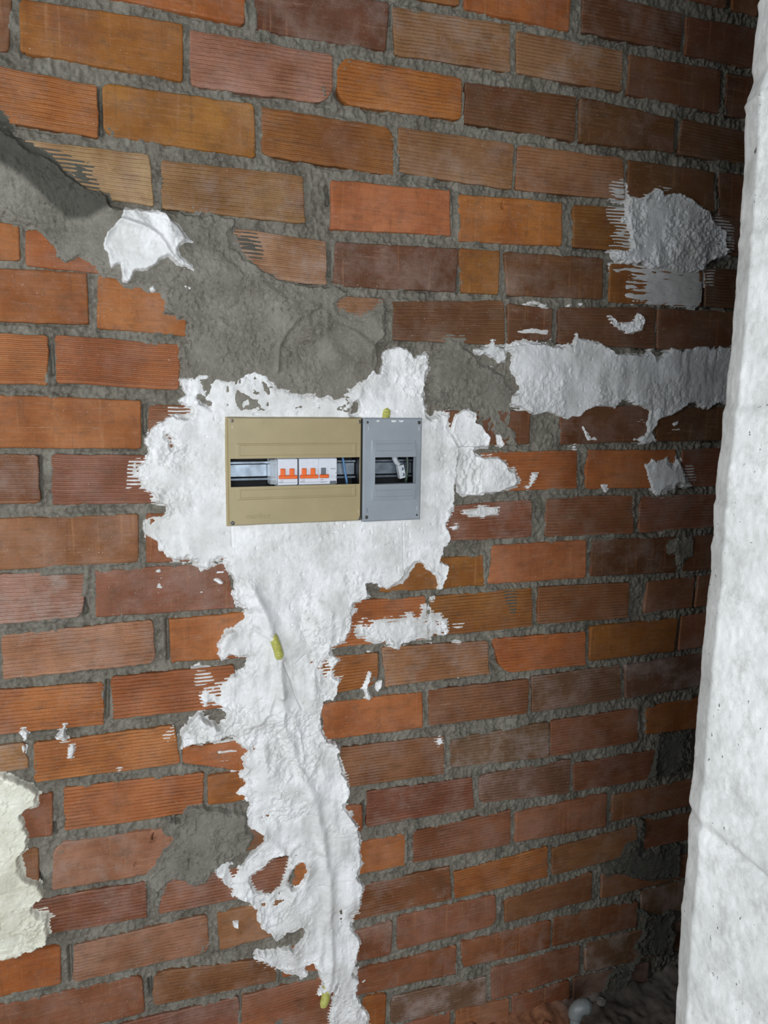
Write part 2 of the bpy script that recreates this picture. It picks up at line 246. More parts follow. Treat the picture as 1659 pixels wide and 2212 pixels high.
('plaster_smear','plaster',4,4,1,1,None,[-1223,8536,-1104,8636,-1047,8773,-997,8737,-1029,8596,-974,8412,-1090,8400],[]),
('plaster_smear','plaster',3,4,1,1,None,[-1018,8298,-911,8385,-865,8274,-952,8051,-1026,8122],[]),
('plaster_smear','plaster',3,4,1,1,None,[-1763,8468,-1667,8425,-1701,8256,-1747,8321],[]),
('plaster_smear','plaster',4,4,1,1,None,[-241,7745,-146,7775,-81,7719,-176,7688],[]),
('plaster_smear','plaster',4,4,1,1,None,[1813,4241,1967,4221,1949,4037,1826,4084],[]),
('plaster_smear','plaster',3,4,1,1,None,[6094,7397,6273,7459,6331,7292,6207,7223],[]),
('plaster_smear','plaster',3,4,1,1,None,[6577,8806,6705,8775,6635,8697],[]),
('plaster_smear','plaster',3,4,1,1,None,[5930,10497,6034,10522,6019,10425,5949,10430],[]),
('plaster_smear','plaster',3,4,1,1,None,[554,11419,677,11483,700,11367,593,11359],[]),
('plaster_smear','plaster',3,4,1,1,None,[1576,11191,1690,11198,1801,11102,1716,11078],[]),
('plaster_smear','plaster',2,4,1,1,None,[11672,14044,11878,14131,11887,14027,11763,13975],[]),
('plaster_smear','plaster',3,4,1,1,None,[4514,2145,4637,2187,4648,2127,4550,2079],[]),
('plaster_smear','plaster',3,4,1,1,None,[-283,17421,-196,17502,-140,17434,-228,17304],[]),
('plaster_smear','plaster',-0.6,14,1,1,None,[6465,9882,6716,9893,6721,9723,6505,9743],[]),
('plaster_smear','plaster',-0.6,14,1,1,None,[6456,9596,6744,9585,6733,9348,6516,9370],[]),
('plaster_smear','plaster',-0.6,14,1,1,None,[539,11315,754,11329,745,11013,543,11028],[]),
('plaster_smear','plaster',-0.6,14,1,1,None,[1185,11053,1407,11022,1530,10865,1265,10944],[]),
('plaster_smear','plaster',-0.6,14,1,1,None,[1583,11377,1866,11373,1863,11196,1608,11243],[]),
('plaster_smear','plaster',-0.6,14,1,1,None,[1176,9553,1488,9549,1654,9224,1362,9014,1137,9103],[]),
('plaster_smear','plaster',-0.6,14,1,1,None,[638,8283,810,8443,817,8165,660,8065],[]),
('plaster_smear','plaster',-0.6,14,1,1,None,[10587,14194,11078,14230,11056,13992,10640,14025],[]),
('plaster_smear','plaster',-0.6,14,1,1,None,[11312,13923,11943,14027,12088,13853,11371,13716],[]),
('plaster_smear','plaster',-0.6,14,1,1,None,[12057,13221,12504,13143,12455,12714,12139,12793],[]),
('plaster_smear','plaster',-0.6,14,1,1,None,[8018,16064,8459,15991,8507,15774,7995,15785,7498,15735,7560,15922],[]),
('plaster_smear','plaster',-0.6,14,1,1,None,[214,13388,396,13413,404,12893,146,12900],[]),
('plaster_smear','plaster',-0.6,14,1,1,None,[893,14320,1210,14282,1181,14200,890,14198],[]),
('plaster_smear','plaster',-0.6,14,1,1,None,[-1655,7252,-1405,7177,-1467,6948,-1667,7016],[]),
('plaster_smear','plaster',-0.6,14,1,1,None,[12271,17453,12616,17443,12615,17011,12330,17060],[]),
('plaster_smear','plaster',-0.6,14,1,1,None,[967,7988,2073,7916,2037,7538,1592,7545,1510,7811],[]),
('mortar_smear','mortar',-0.5,14,1,1,None,[-967,18402,-629,18324,-355,18236,-169,18185,-268,18055,-87,17857,-187,17750,-417,17871,-595,18067],[]),
('mortar_smear','mortar',-0.5,14,1,1,None,[2052,17352,2459,17333,2592,17055,2534,16838,2235,16974,2075,17119],[]),
('mortar_smear','mortar',-0.7,12,1,1,'black scorch-like smear on one brick',[7607,10548,7850,10564,7848,10551,8003,10436,7989,9921,7800,9903,7783,9935,7658,10220],[]),
]
RIDGES = [
(0,[(-191.2, 1816.5), (-88.6, 1783.2), (-0.0, 1752.8), (146.1, 1683.2), (248.9, 1639.4), (332.5, 1591.5), (420.9, 1502.9)],5,22,0),
(0,[(358.5, 1568.0), (384.8, 1585.7), (429.5, 1570.9), (461.6, 1546.7), (457.2, 1525.2)],2.5,6,0),
(0,[(358.5, 1568.0), (358.5, 1526.4), (385.0, 1502.0), (439.1, 1507.6)],-3,12,0),
(0,[(402.7, 1548.8), (420.7, 1536.8)],-3,18,0),
(0,[(280.9, 1499.4), (285.5, 1548.7), (315.4, 1590.7), (358.5, 1617.3)],2.5,4,0),
(0,[(120.2, 1573.8), (175.4, 1584.2), (215.2, 1562.1)],2,12,0),
(0,[(111.9, 1550.1), (116.9, 1503.2), (111.7, 1455.5)],4,6,0),
(8,[(229.6, 1094.6), (255.0, 1034.3), (266.2, 998.7)],6,9,0),
(8,[(266.4, 1024.2), (269.7, 998.4)],1.2,4,1),
(8,[(281.8, 951.2), (281.7, 935.4), (283.1, 883.9)],6,8,1),
(8,[(283.1, 883.9), (286.3, 817.3), (311.7, 746.3), (349.2, 641.5), (380.4, 472.2), (384.7, 334.3), (381.0, 194.7)],5,11,0),
(8,[(317.5, 803.3), (323.0, 783.3), (325.7, 744.1)],2.5,4,1),
(8,[(327.5, 1048.1), (331.1, 1032.1)],1.2,4,1),
(8,[(287.2, 948.7), (301.5, 909.8), (312.3, 875.6), (323.2, 850.4)],-3.5,2,0),
(8,[(228.7, 1023.1), (267.9, 996.7), (274.4, 913.0), (257.6, 849.6), (239.5, 833.3), (221.7, 826.4)],3,5,0),
(8,[(239.5, 833.3), (186.8, 840.6), (143.3, 819.0)],1.5,9,0),
(8,[(368.2, 805.8), (401.9, 751.9), (418.8, 679.4), (417.2, 629.2), (435.4, 574.7)],5,7,0),
(8,[(358.7, 778.0), (387.6, 694.7), (402.6, 591.2)],-2,10,0),
(8,[(194.6, 1048.5), (242.3, 1071.3), (268.2, 1033.1)],3,10,0),
(8,[(168.0, 988.6), (189.7, 1013.3)],3,12,0),
(8,[(242.1, 1053.4), (322.0, 1037.5)],-2,8,0),
(8,[(241.4, 602.1), (291.9, 542.2), (320.4, 566.6), (368.5, 536.6)],3,8,0),
(8,[(368.7, 380.7), (358.9, 287.5), (373.9, 229.4)],3,9,0),
(8,[(388.5, 386.5), (393.9, 278.2), (384.0, 215.7)],-2.5,6,0),
(8,[(193.1, 1214.5), (194.2, 1180.0)],-1.2,2,0),
(8,[(528.2, 1208.7), (531.9, 1114.9)],-0.8,1.5,0),
(8,[(286.5, 1099.3), (490.8, 1108.1)],-0.8,1.2,0),
(8,[(537.0, 1514.5), (580.1, 1526.3)],2,6,1),
(8,[(312.6, 941.3), (330.9, 958.0)],-1.5,1.5,0),
(7,[(19.3, 1735.4), (45.2, 1729.6), (65.7, 1723.3), (81.7, 1713.0), (98.5, 1684.9), (113.4, 1663.4)],4,5,0),
(7,[(60.0, 1759.7), (68.2, 1729.3), (79.5, 1717.4), (96.4, 1693.0)],-4,12,0),
(7,[(-9.2, 1695.4), (-6.6, 1703.6), (10.1, 1728.9)],4,4,0),
(7,[(-1.3, 1694.8), (43.9, 1691.4), (83.2, 1684.9)],-3,9,0),
(7,[(80.6, 1755.8), (97.5, 1731.8), (114.7, 1713.3)],2,12,0),
]
DAMP_OUTLINE = [-2104,19279,-1697,19050,-1491,18875,-1369,18733,-1184,18481,-855,18335,-592,18082,-413,17935,-277,17829,52,17741,96,17623,21,17543,-298,17344,-604,17317,-804,17490,-1000,17685,-1237,17896,-1538,18049,-1850,18264,-2160,18408]
GAPS = [
(2.5,[(380.6, 1714.6), (381.0, 1673.5)]),
(3,[(635.1, 1695.9), (638.8, 1659.5)]),
(3,[(-121.6, 1346.2), (-122.2, 1277.9)]),
(3.5,[(-29.6, 942.5), (-34.0, 878.2)]),
(4,[(-95.5, 1528.3), (-94.5, 1485.3)]),
(3.5,[(49.1, 1433.0), (48.9, 1387.3)]),
(3.5,[(455.2, 622.8), (457.8, 573.5)]),
(2.5,[(486.3, 940.7), (484.3, 891.5)]),
(4,[(856.2, 1633.7), (861.9, 1576.3)]),
(3,[(-2.5, 1938.6), (-4.0, 1872.5)]),
(3.5,[(-115.9, 436.4), (-116.1, 372.0)]),
(3,[(23.2, 333.8), (23.6, 299.9)]),
(2,[(840.7, 1037.1), (845.7, 974.1)]),
(3.5,[(1165.9, 235.9), (1168.3, 180.4)]),
(9,[(397.1, 1987.1), (404.3, 1977.7)]),
(8,[(744.7, 896.2), (756.5, 882.6)]),
(5,[(-64.6, 1094.9), (-61.7, 1075.0)]),
(3,[(-130.4, 688.7), (-128.7, 670.2)]),
(3,[(794.6, 328.9), (792.8, 274.5)]),
(7,[(1131.1, 38.0), (1134.2, 26.3)]),
(4,[(1018.0, 142.2), (1019.7, 99.9)]),
(3,[(1004.8, 1937.4), (1009.8, 1895.4)]),
(3,[(375.9, 1827.2), (377.4, 1798.0)]),
(2,[(661.1, 386.0), (663.7, 376.0)]),
(3,[(1127.1, 2228.8), (1130.6, 2176.1)]),
(3,[(1132.6, 2031.7), (1135.4, 1976.7)]),
(4,[(1227.1, 1745.3), (1236.8, 1666.3)]),
(2.5,[(488.0, 2147.6), (489.4, 2114.5)]),
(3,[(77.0, 1045.7), (76.3, 974.8)]),
(4,[(-164.4, 598.2), (-152.7, 574.2)]),
(4,[(68.9, 663.6), (87.3, 656.9)]),
]
BRICK_HOLES = [(729.1, 1824.1, 3.6), (40.2, 620.8, 3.0), (5.2, 579.8, 3.0)]
PILLAR_EDGE = [(0.6429, 1.8733), (0.6438, 1.8645), (0.6387, 1.8547), (0.6415, 1.8478), (0.6387, 1.8264), (0.6393, 1.7917), (0.6425, 1.7822), (0.6359, 1.7652), (0.635, 1.7342), (0.6385, 1.7018), (0.6382, 1.6638), (0.6388, 1.6446), (0.6403, 1.6399), (0.6377, 1.6284), (0.6401, 1.6055), (0.6406, 1.5694), (0.6402, 1.5411), (0.6412, 1.5109), (0.6392, 1.4769), (0.6409, 1.4494), (0.6373, 1.4408), (0.6384, 1.4077), (0.6352, 1.3849), (0.6344, 1.3584), (0.6358, 1.3441), (0.6332, 1.337), (0.6366, 1.3023), (0.6344, 1.2896), (0.6374, 1.2583), (0.6354, 1.2326), (0.6352, 1.199), (0.6338, 1.1651), (0.6348, 1.1306), (0.6335, 1.1076), (0.6336, 1.0686), (0.6357, 1.0209), (0.6342, 1.0115), (0.6317, 0.9757), (0.63, 0.9558), (0.6332, 0.9059), (0.6316, 0.8709), (0.6298, 0.8377), (0.6314, 0.8055), (0.6302, 0.7779), (0.6335, 0.7402), (0.6327, 0.7076), (0.6345, 0.6716)]
PILLAR_CREASE = [0.9603, 1.7559, 1.6285, 0.8891]

# ------------------------------------------------------------------ helpers
def fresh(name):
    mt = bpy.data.materials.new(name); mt.use_nodes = True
    nt = mt.node_tree; return mt, nt, nt.nodes['Principled BSDF']
class NT:
    def __init__(s, nt): s.nt = nt; s.pos = None
    def n(s, typ, **kw):
        x = s.nt.nodes.new(typ)
        for k, v in kw.items(): setattr(x, k, v)
        return x
    def link(s, a, b): s.nt.links.new(a, b)
    def coords(s, scale, rot=(0, 0, 0)):
        if s.pos is None: s.pos = s.n('ShaderNodeTexCoord').outputs['Object']
        mp = s.n('ShaderNodeMapping'); mp.inputs['Scale'].default_value = scale; mp.inputs['Rotation'].default_value = rot
        s.link(s.pos, mp.inputs['Vector']); return mp.outputs[0]
    def noise(s, scale, detail=4, rough=0.55, vec=None, dist=0):
        x = s.n('ShaderNodeTexNoise'); x.inputs['Scale'].default_value = 1 if isinstance(scale, tuple) else scale
        x.inputs['Detail'].default_value = detail; x.inputs['Roughness'].default_value = rough; x.inputs['Distortion'].default_value = dist
        s.link(s.coords(scale if isinstance(scale, tuple) else (1, 1, 1)), x.inputs['Vector']); return x.outputs['Fac']
    def ramp(s, fac, lo, hi, a=(0, 0, 0, 1), b=(1, 1, 1, 1)):
        x = s.n('ShaderNodeValToRGB'); e = x.color_ramp.elements
        e[0].position = lo; e[0].color = a; e[1].position = hi; e[1].color = b
        s.link(fac, x.inputs[0]); return x.outputs[0]
    def mix(s, fac, a, b, mode='MIX'):
        x = s.n('ShaderNodeMix', data_type='RGBA', blend_type=mode)
        for v, i in ((fac, 0), (a, 6), (b, 7)):
            if isinstance(v, (int, float)): x.inputs[i].default_value = v
            elif isinstance(v, tuple): x.inputs[i].default_value = v
            else: s.link(v, x.inputs[i])
        return x.outputs[2]
    def math(s, op, a, b=0.0):
        x = s.n('ShaderNodeMath', operation=op)
        for v, i in ((a, 0), (b, 1)):
            if isinstance(v, (int, float)): x.inputs[i].default_value = v
            else: s.link(v, x.inputs[i])
        return x.outputs[0]
    def bump(s, h, strength, dist, bsdf):
        x = s.n('ShaderNodeBump'); x.inputs['Strength'].default_value = strength; x.inputs['Distance'].default_value = dist
        s.link(h, x.inputs['Height']); s.link(x.outputs[0], bsdf.inputs['Normal'])
def plain(name, col, rough=0.5, metal=0.0, bump=0, spec=0.5, var=0.08, scale=120):
    mt, nt, b = fresh(name); t = NT(nt)
    f = t.noise(scale, 4)
    c = t.mix(t.ramp(f, .35, .65), tuple(v*(1-var) for v in col[:3])+(1,), tuple(min(1, v*(1+var)) for v in col[:3])+(1,))
    t.link(c, b.inputs['Base Color']); b.inputs['Roughness'].default_value = rough; b.inputs['Metallic'].default_value = metal
    b.inputs['Specular IOR Level'].default_value = spec
    if bump: t.bump(t.noise(900, 3), bump, .0006, b)
    return mt
# --- brick: each brick object carries its own fired-clay colour in object colour, alpha = amount of dust
def mat_brick(smooth):
    mt, nt, b = fresh('fired_clay_smooth' if smooth else 'fired_clay_combed'); t = NT(nt)
    oi = t.n('ShaderNodeObjectInfo'); base = oi.outputs['Color']
    big = t.noise(9, 5, .6); mid = t.noise(38, 5, .65)
    c = t.mix(t.ramp(big, .38, .66), base, (0.62, 0.5, 0.36, 1), 'MULTIPLY')
    c = t.mix(t.math('MULTIPLY', t.ramp(t.noise(14, 3, .5), .52, .72), .26), c, (0.22, 0.064, 0.028, 1))
    streak = t.noise((9, 9, 330), 4, .6)
    c = t.mix(t.math('MULTIPLY', t.ramp(streak, .45, .75), .28), c, (0.075, 0.030, 0.014, 1))
    c = t.mix(t.math('MULTIPLY', t.ramp(mid, .56, .74), .5 if smooth else .25), c, (0.085, 0.045, 0.02, 1))
    if smooth:
        vert = t.noise((110, 110, 7), 3, .5)
        c = t.mix(t.math('MULTIPLY', t.ramp(vert, .60, .70), .28), c, (0.42, 0.20, 0.09, 1))
        c = t.mix(t.math('MULTIPLY', t.ramp(vert, .30, .38, (1, 1, 1, 1), (0, 0, 0, 1)), .25), c, (0.10, 0.04, 0.02, 1))
    scr = t.noise((5, 5, 620), 2, .5)
    c = t.mix(t.math('MULTIPLY', t.ramp(scr, .64, .72), .35), c, (0.50, 0.27, 0.13, 1))
    c = t.mix(t.math('MULTIPLY', t.ramp(scr, .27, .34, (1, 1, 1, 1), (0, 0, 0, 1)), .5), c, (0.07, 0.03, 0.014, 1))
    dust = t.math('MULTIPLY', t.ramp(t.noise(11, 5, .7), .46, .70), oi.outputs['Alpha'])
    c = t.mix(dust, c, (0.34, 0.27, 0.24, 1))
    grime = t.noise((26, 26, 60), 6, .72)
    c = t.mix(t.math('MULTIPLY', t.ramp(grime, .50, .68), .42), c, (0.10, 0.058, 0.032, 1))
    rub = t.noise((20, 20, 150), 5, .7)
    c = t.mix(t.math('MULTIPLY', t.ramp(rub, .57, .75), .35), c, (0.46, 0.30, 0.20, 1))
    speck = t.ramp(t.noise(330, 1, .3), .76, .80)
    c = t.mix(t.math('MULTIPLY', speck, .6), c, (0.5, 0.44, 0.38, 1))
    t.link(c, b.inputs['Base Color'])
    t.link(t.ramp(big, .3, .7, (.50,)*3+(1,), (.72,)*3+(1,)), b.inputs['Roughness'])
    b.inputs['Specular IOR Level'].default_value = 0.25 if smooth else 0.36
    t.bump(t.math('ADD', t.math('MULTIPLY', streak, .7), t.math('MULTIPLY', t.noise(260, 4, .7), .8)), .6, .0020, b)
    return mt
BRICK_S, BRICK_R = mat_brick(True), mat_brick(False)
def mat_mortar(name, lo, hi):
    mt, nt, b = fresh(name); t = NT(nt)
    c = t.mix(t.ramp(t.noise(16, 5, .6), .35, .68), lo, hi)
    c = t.mix(t.math('MULTIPLY', t.ramp(t.noise(160, 4, .7), .45, .7), .5), c, (0.33, 0.315, 0.275, 1))
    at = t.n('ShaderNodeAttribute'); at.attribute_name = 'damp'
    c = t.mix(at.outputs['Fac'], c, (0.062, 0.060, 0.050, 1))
    t.link(c, b.inputs['Base Color']); b.inputs['Roughness'].default_value = .9; b.inputs['Specular IOR Level'].default_value = .3
    t.bump(t.math('ADD', t.noise(420, 4, .7), t.noise(150, 3, .6)), .8, .003, b)
    return mt
MORTAR = mat_mortar('cement_mortar', (0.115, 0.103, 0.080, 1), (0.235, 0.218, 0.178, 1))
MORTAR_P = mat_mortar('smeared_cement_mortar', (0.160, 0.147, 0.118, 1), (0.275, 0.258, 0.218, 1))
def mat_plaster(name, lo, hi, dirt):
    mt, nt, b = fresh(name); t = NT(nt)
    c = t.mix(t.ramp(t.noise(13, 5, .6), .36, .64), lo, hi)
    c = t.mix(t.math('MULTIPLY', t.ramp(t.noise(60, 5, .7), .55, .74), .6), c, dirt)
    c = t.mix(t.math('MULTIPLY', t.ramp(t.noise(7, 6, .72), .47, .68), .6), c, tuple(v*.95 for v in dirt[:3])+(1,))
    c = t.mix(t.math('MULTIPLY', t.ramp(t.noise(300, 2, .5), .70, .75), .35), c, (0.25, 0.24, 0.22, 1))
    at = t.n('ShaderNodeAttribute'); at.attribute_name = 'thin'
    c = t.mix(t.math('MULTIPLY', at.outputs['Fac'], t.ramp(t.noise(45, 4, .7), .3, .7)), c, (0.42, 0.40, 0.37, 1))
    t.link(c, b.inputs['Base Color']); b.inputs['Roughness'].default_value = .6; b.inputs['Specular IOR Level'].default_value = .4
    t.bump(t.math('ADD', t.noise(420, 5, .7), t.math('MULTIPLY', t.noise(110, 4, .65), .9)), .38, .0022, b)
    return mt
PLASTER = mat_plaster('gypsum_plaster', (0.64, 0.64, 0.635, 1), (0.85, 0.855, 0.87, 1), (0.52, 0.51, 0.47, 1))
CREAM = mat_plaster('cream_plaster', (0.66, 0.65, 0.55, 1), (0.76, 0.75, 0.65, 1), (0.48, 0.45, 0.32, 1))
GREYPL = mat_plaster('greyish_plaster', (0.56, 0.57, 0.57, 1), (0.74, 0.75, 0.77, 1), (0.50, 0.49, 0.46, 1))
MATS = {'plaster': PLASTER, 'mortar': MORTAR_P, 'cream': CREAM, 'grey': GREYPL}

def link(o, parent=None, **props):
    COL.objects.link(o)
    if parent is not None: o.parent = parent
    for k, v in props.items():
        if v: o[k] = v
    return o
def mesh_obj(name, V, F, mat, parent=None, smooth=False, **props):
    me = bpy.data.meshes.new(name); me.from_pydata([tuple(v) for v in V], [], [tuple(f) for f in F]); me.update()
    if mat: me.materials.append(mat)
    if smooth: me.polygons.foreach_set('use_smooth', [True]*len(me.polygons))
    return link(bpy.data.objects.new(name, me), parent, **props)
def grid_obj(name, V, Q, mat, parent=None, attrs=None, **props):
    """big quad mesh from numpy arrays"""
    me = bpy.data.meshes.new(name); nv, nq = len(V), len(Q)
    me.vertices.add(nv); me.vertices.foreach_set('co', np.asarray(V, np.float32).ravel())
    me.loops.add(nq*4); me.loops.foreach_set('vertex_index', np.asarray(Q, np.int32).ravel())
    me.polygons.add(nq); me.polygons.foreach_set('loop_start', np.arange(0, nq*4, 4, dtype=np.int32))
    me.polygons.foreach_set('use_smooth', np.ones(nq, bool))
    me.update(calc_edges=True)
    for k, a in (attrs or {}).items():
        at = me.attributes.new(k, 'FLOAT', 'POINT'); at.data.foreach_set('value', np.asarray(a, np.float32))
    me.materials.append(mat)
    return link(bpy.data.objects.new(name, me), parent, **props)
# --- lattice noise
RNG = np.random.RandomState(7)
TAB = RNG.rand(256, 256).astype(np.float32)
def vn(x, z, seed=0):
    x = x + seed*17.31; z = z + seed*41.77
    ix = np.floor(x).astype(np.int64); iz = np.floor(z).astype(np.int64)
    fx = (x-ix).astype(np.float32); fz = (z-iz).astype(np.float32)
    fx = fx*fx*(3-2*fx); fz = fz*fz*(3-2*fz)
    a = TAB[ix & 255, iz & 255]; b = TAB[(ix+1) & 255, iz & 255]; c = TAB[ix & 255, (iz+1) & 255]; d = TAB[(ix+1) & 255, (iz+1) & 255]
    return (a+(b-a)*fx)*(1-fz) + (c+(d-c)*fx)*fz
def fbm(x, z, size, octs=3, seed=0, gain=.5):
    """roughly -1..1"""
    s = 0; a = 1; tot = 0
    for k in range(octs):
        s = s + a*(vn(x/size*2**k, z/size*2**k, seed+k*3)*2-1); tot += a; a *= gain
    return s/tot*1.6
def sst(x): x = np.clip(x, 0, 1); return x*x*(3-2*x)
def sdf(X, Z, poly):
    """signed distance, positive inside"""
    d2 = np.full(X.shape, 1e12, np.float32); ins = np.zeros(X.shape, bool); n = len(poly)
    for i in range(n):
        ax, az = poly[i]; bx, bz = poly[(i+1) % n]; ex, ez = bx-ax, bz-az; L = ex*ex+ez*ez
        if L < 1e-9: continue
        wx, wz = X-ax, Z-az; t = np.clip((wx*ex+wz*ez)/L, 0, 1)
        d2 = np.minimum(d2, (wx-t*ex)**2+(wz-t*ez)**2)
        c = ((az > Z) != (bz > Z))
        if az != bz: ins ^= c & (X < (bx-ax)*(Z-az)/(bz-az)+ax)
    d = np.sqrt(d2); return np.where(ins, d, -d)
def polydist(X, Z, pl):
    best = np.full(X.shape, 1e9, np.float32); along = np.zeros(X.shape, np.float32); acc = 0
    for (ax, az), (bx, bz) in zip(pl[:-1], pl[1:]):
        ex, ez = bx-ax, bz-az; L = math.hypot(ex, ez)
        t = np.clip(((X-ax)*ex+(Z-az)*ez)/(L*L), 0, 1); d = np.hypot(X-ax-t*ex, Z-az-t*ez)
        m_ = d < best; along = np.where(m_, acc+t*L, along); best = np.minimum(best, d); acc += L
    return best, along
def pairs(a): return [(a[i]/10, a[i+1]/10) for i in range(0, len(a), 2)]
def quads_from_mask(ok):
    """ok: (nz,nx) bool -> used index map and quads"""
    q = ok[:-1, :-1] & ok[1:, :-1] & ok[:-1, 1:] & ok[1:, 1:]
    use = np.zeros(ok.shape, bool); use[:-1, :-1] |= q; use[1:, :-1] |= q; use[:-1, 1:] |= q; use[1:, 1:] |= q
    idx = np.full(ok.shape, -1, np.int64); idx[use] = np.arange(use.sum())
    Q = np.stack([idx[:-1, :-1][q], idx[:-1, 1:][q], idx[1:, 1:][q], idx[1:, :-1][q]], 1)
    return use, Q

# ------------------------------------------------------------------ the brick wall: mortar bed with every brick a child
BOXHOLE = (187, 560, 1220, 1413)
GX0, GX1, GZ0, GZ1, GS = -720, 1560, -20, 2380, 2.0
gx = np.arange(GX0, GX1, GS, dtype=np.float32); gz = np.arange(GZ0, GZ1, GS, dtype=np.float32)
GX, GZ = np.meshgrid(gx, gz)
bd = np.full(GX.shape, -60, np.float32)           # distance inside nearest brick
below = np.zeros(GX.shape, np.float32)            # just under a brick's lower edge
BQ = []
for tint, c, ch in BRICKS:
    q = pairs(c); BQ.append(q)
    xs = [p[0] for p in q]; zs = [p[1] for p in q]
    i0, i1 = np.searchsorted(gx, [min(xs)-30, max(xs)+30]); k0, k1 = np.searchsorted(gz, [min(zs)-30, max(zs)+30])
    if i1 <= i0 or k1 <= k0: continue
    sx, sz = GX[k0:k1, i0:i1], GZ[k0:k1, i0:i1]
    d = sdf(sx, sz, q)
    for k in range(4):                             # chipped corners leave the bed showing
        if ch[k] > 9: d = np.minimum(d, np.hypot(sx-q[k][0], sz-q[k][1])-ch[k]*.9)
    bd[k0:k1, i0:i1] = np.maximum(bd[k0:k1, i0:i1], d)
    lowz = q[3][1]+(q[2][1]-q[3][1])*np.clip((sx-q[3][0])/(q[2][0]-q[3][0]), 0, 1)
    u = (lowz-sz)
    below[k0:k1, i0:i1] = np.maximum(below[k0:k1, i0:i1], np.where((u > -2) & (u < 5) & (sx > q[3][0]) & (sx < q[2][0]), 1, 0))
lump = fbm(GX, GZ, 34, 3, 1); fine = fbm(GX, GZ, 9, 3, 2, .6); low = fbm(GX, GZ, 150, 2, 3)
H = -5.6 + 2.8*lump + 2.2*fine + 2.2*low + 2.4*fbm(GX, GZ*.6, 6, 2, 8, .7)
H += 5.5*sst((fbm(GX, GZ, 90, 3, 4)-.25)*2.2)*sst((bd+9)/8)                                # squeezed over the arrises here and there
H -= 7*below*sst((fbm(GX, GZ, 70, 2, 5)-.0)*3)
H = np.minimum(H, 2.2)
for w_, pl in GAPS:
    xs_ = [p[0] for p in pl]; zs_ = [p[1] for p in pl]
    i0, i1 = np.searchsorted(gx, [min(xs_)-40, max(xs_)+40]); k0, k1 = np.searchsorted(gz, [min(zs_)-40, max(zs_)+40])
    H[k0:k1, i0:i1] -= 16*np.exp(-(polydist(GX[k0:k1, i0:i1], GZ[k0:k1, i0:i1], pl)[0]/w_)**2)
near = sst((bd+1.5)/5); H = H*(1-near) + np.minimum(H, -1.2+2.2*sst((fbm(GX, GZ, 26, 3, 6)-.38)*4))*near
H = H - sst((bd-3)/5)*9
okm = (bd < 9) & ~((GX > BOXHOLE[0]) & (GX < BOXHOLE[1]) & (GZ > BOXHOLE[2]) & (GZ < BOXHOLE[3]))
use, Q = quads_from_mask(okm)
V = np.stack([GX[use], -H[use], GZ[use]], 1)/1000
wall = grid_obj('wall_back', V, Q, MORTAR, None, None, kind='structure', label='bare red brick wall with thick grey mortar joints')
BASE = np.where(bd > 0, 0, np.clip(H, -9, 1)).astype(np.float32)
BASE = np.where((bd > -3) & (bd <= 0), np.minimum(0, np.maximum(BASE, -3)), BASE)

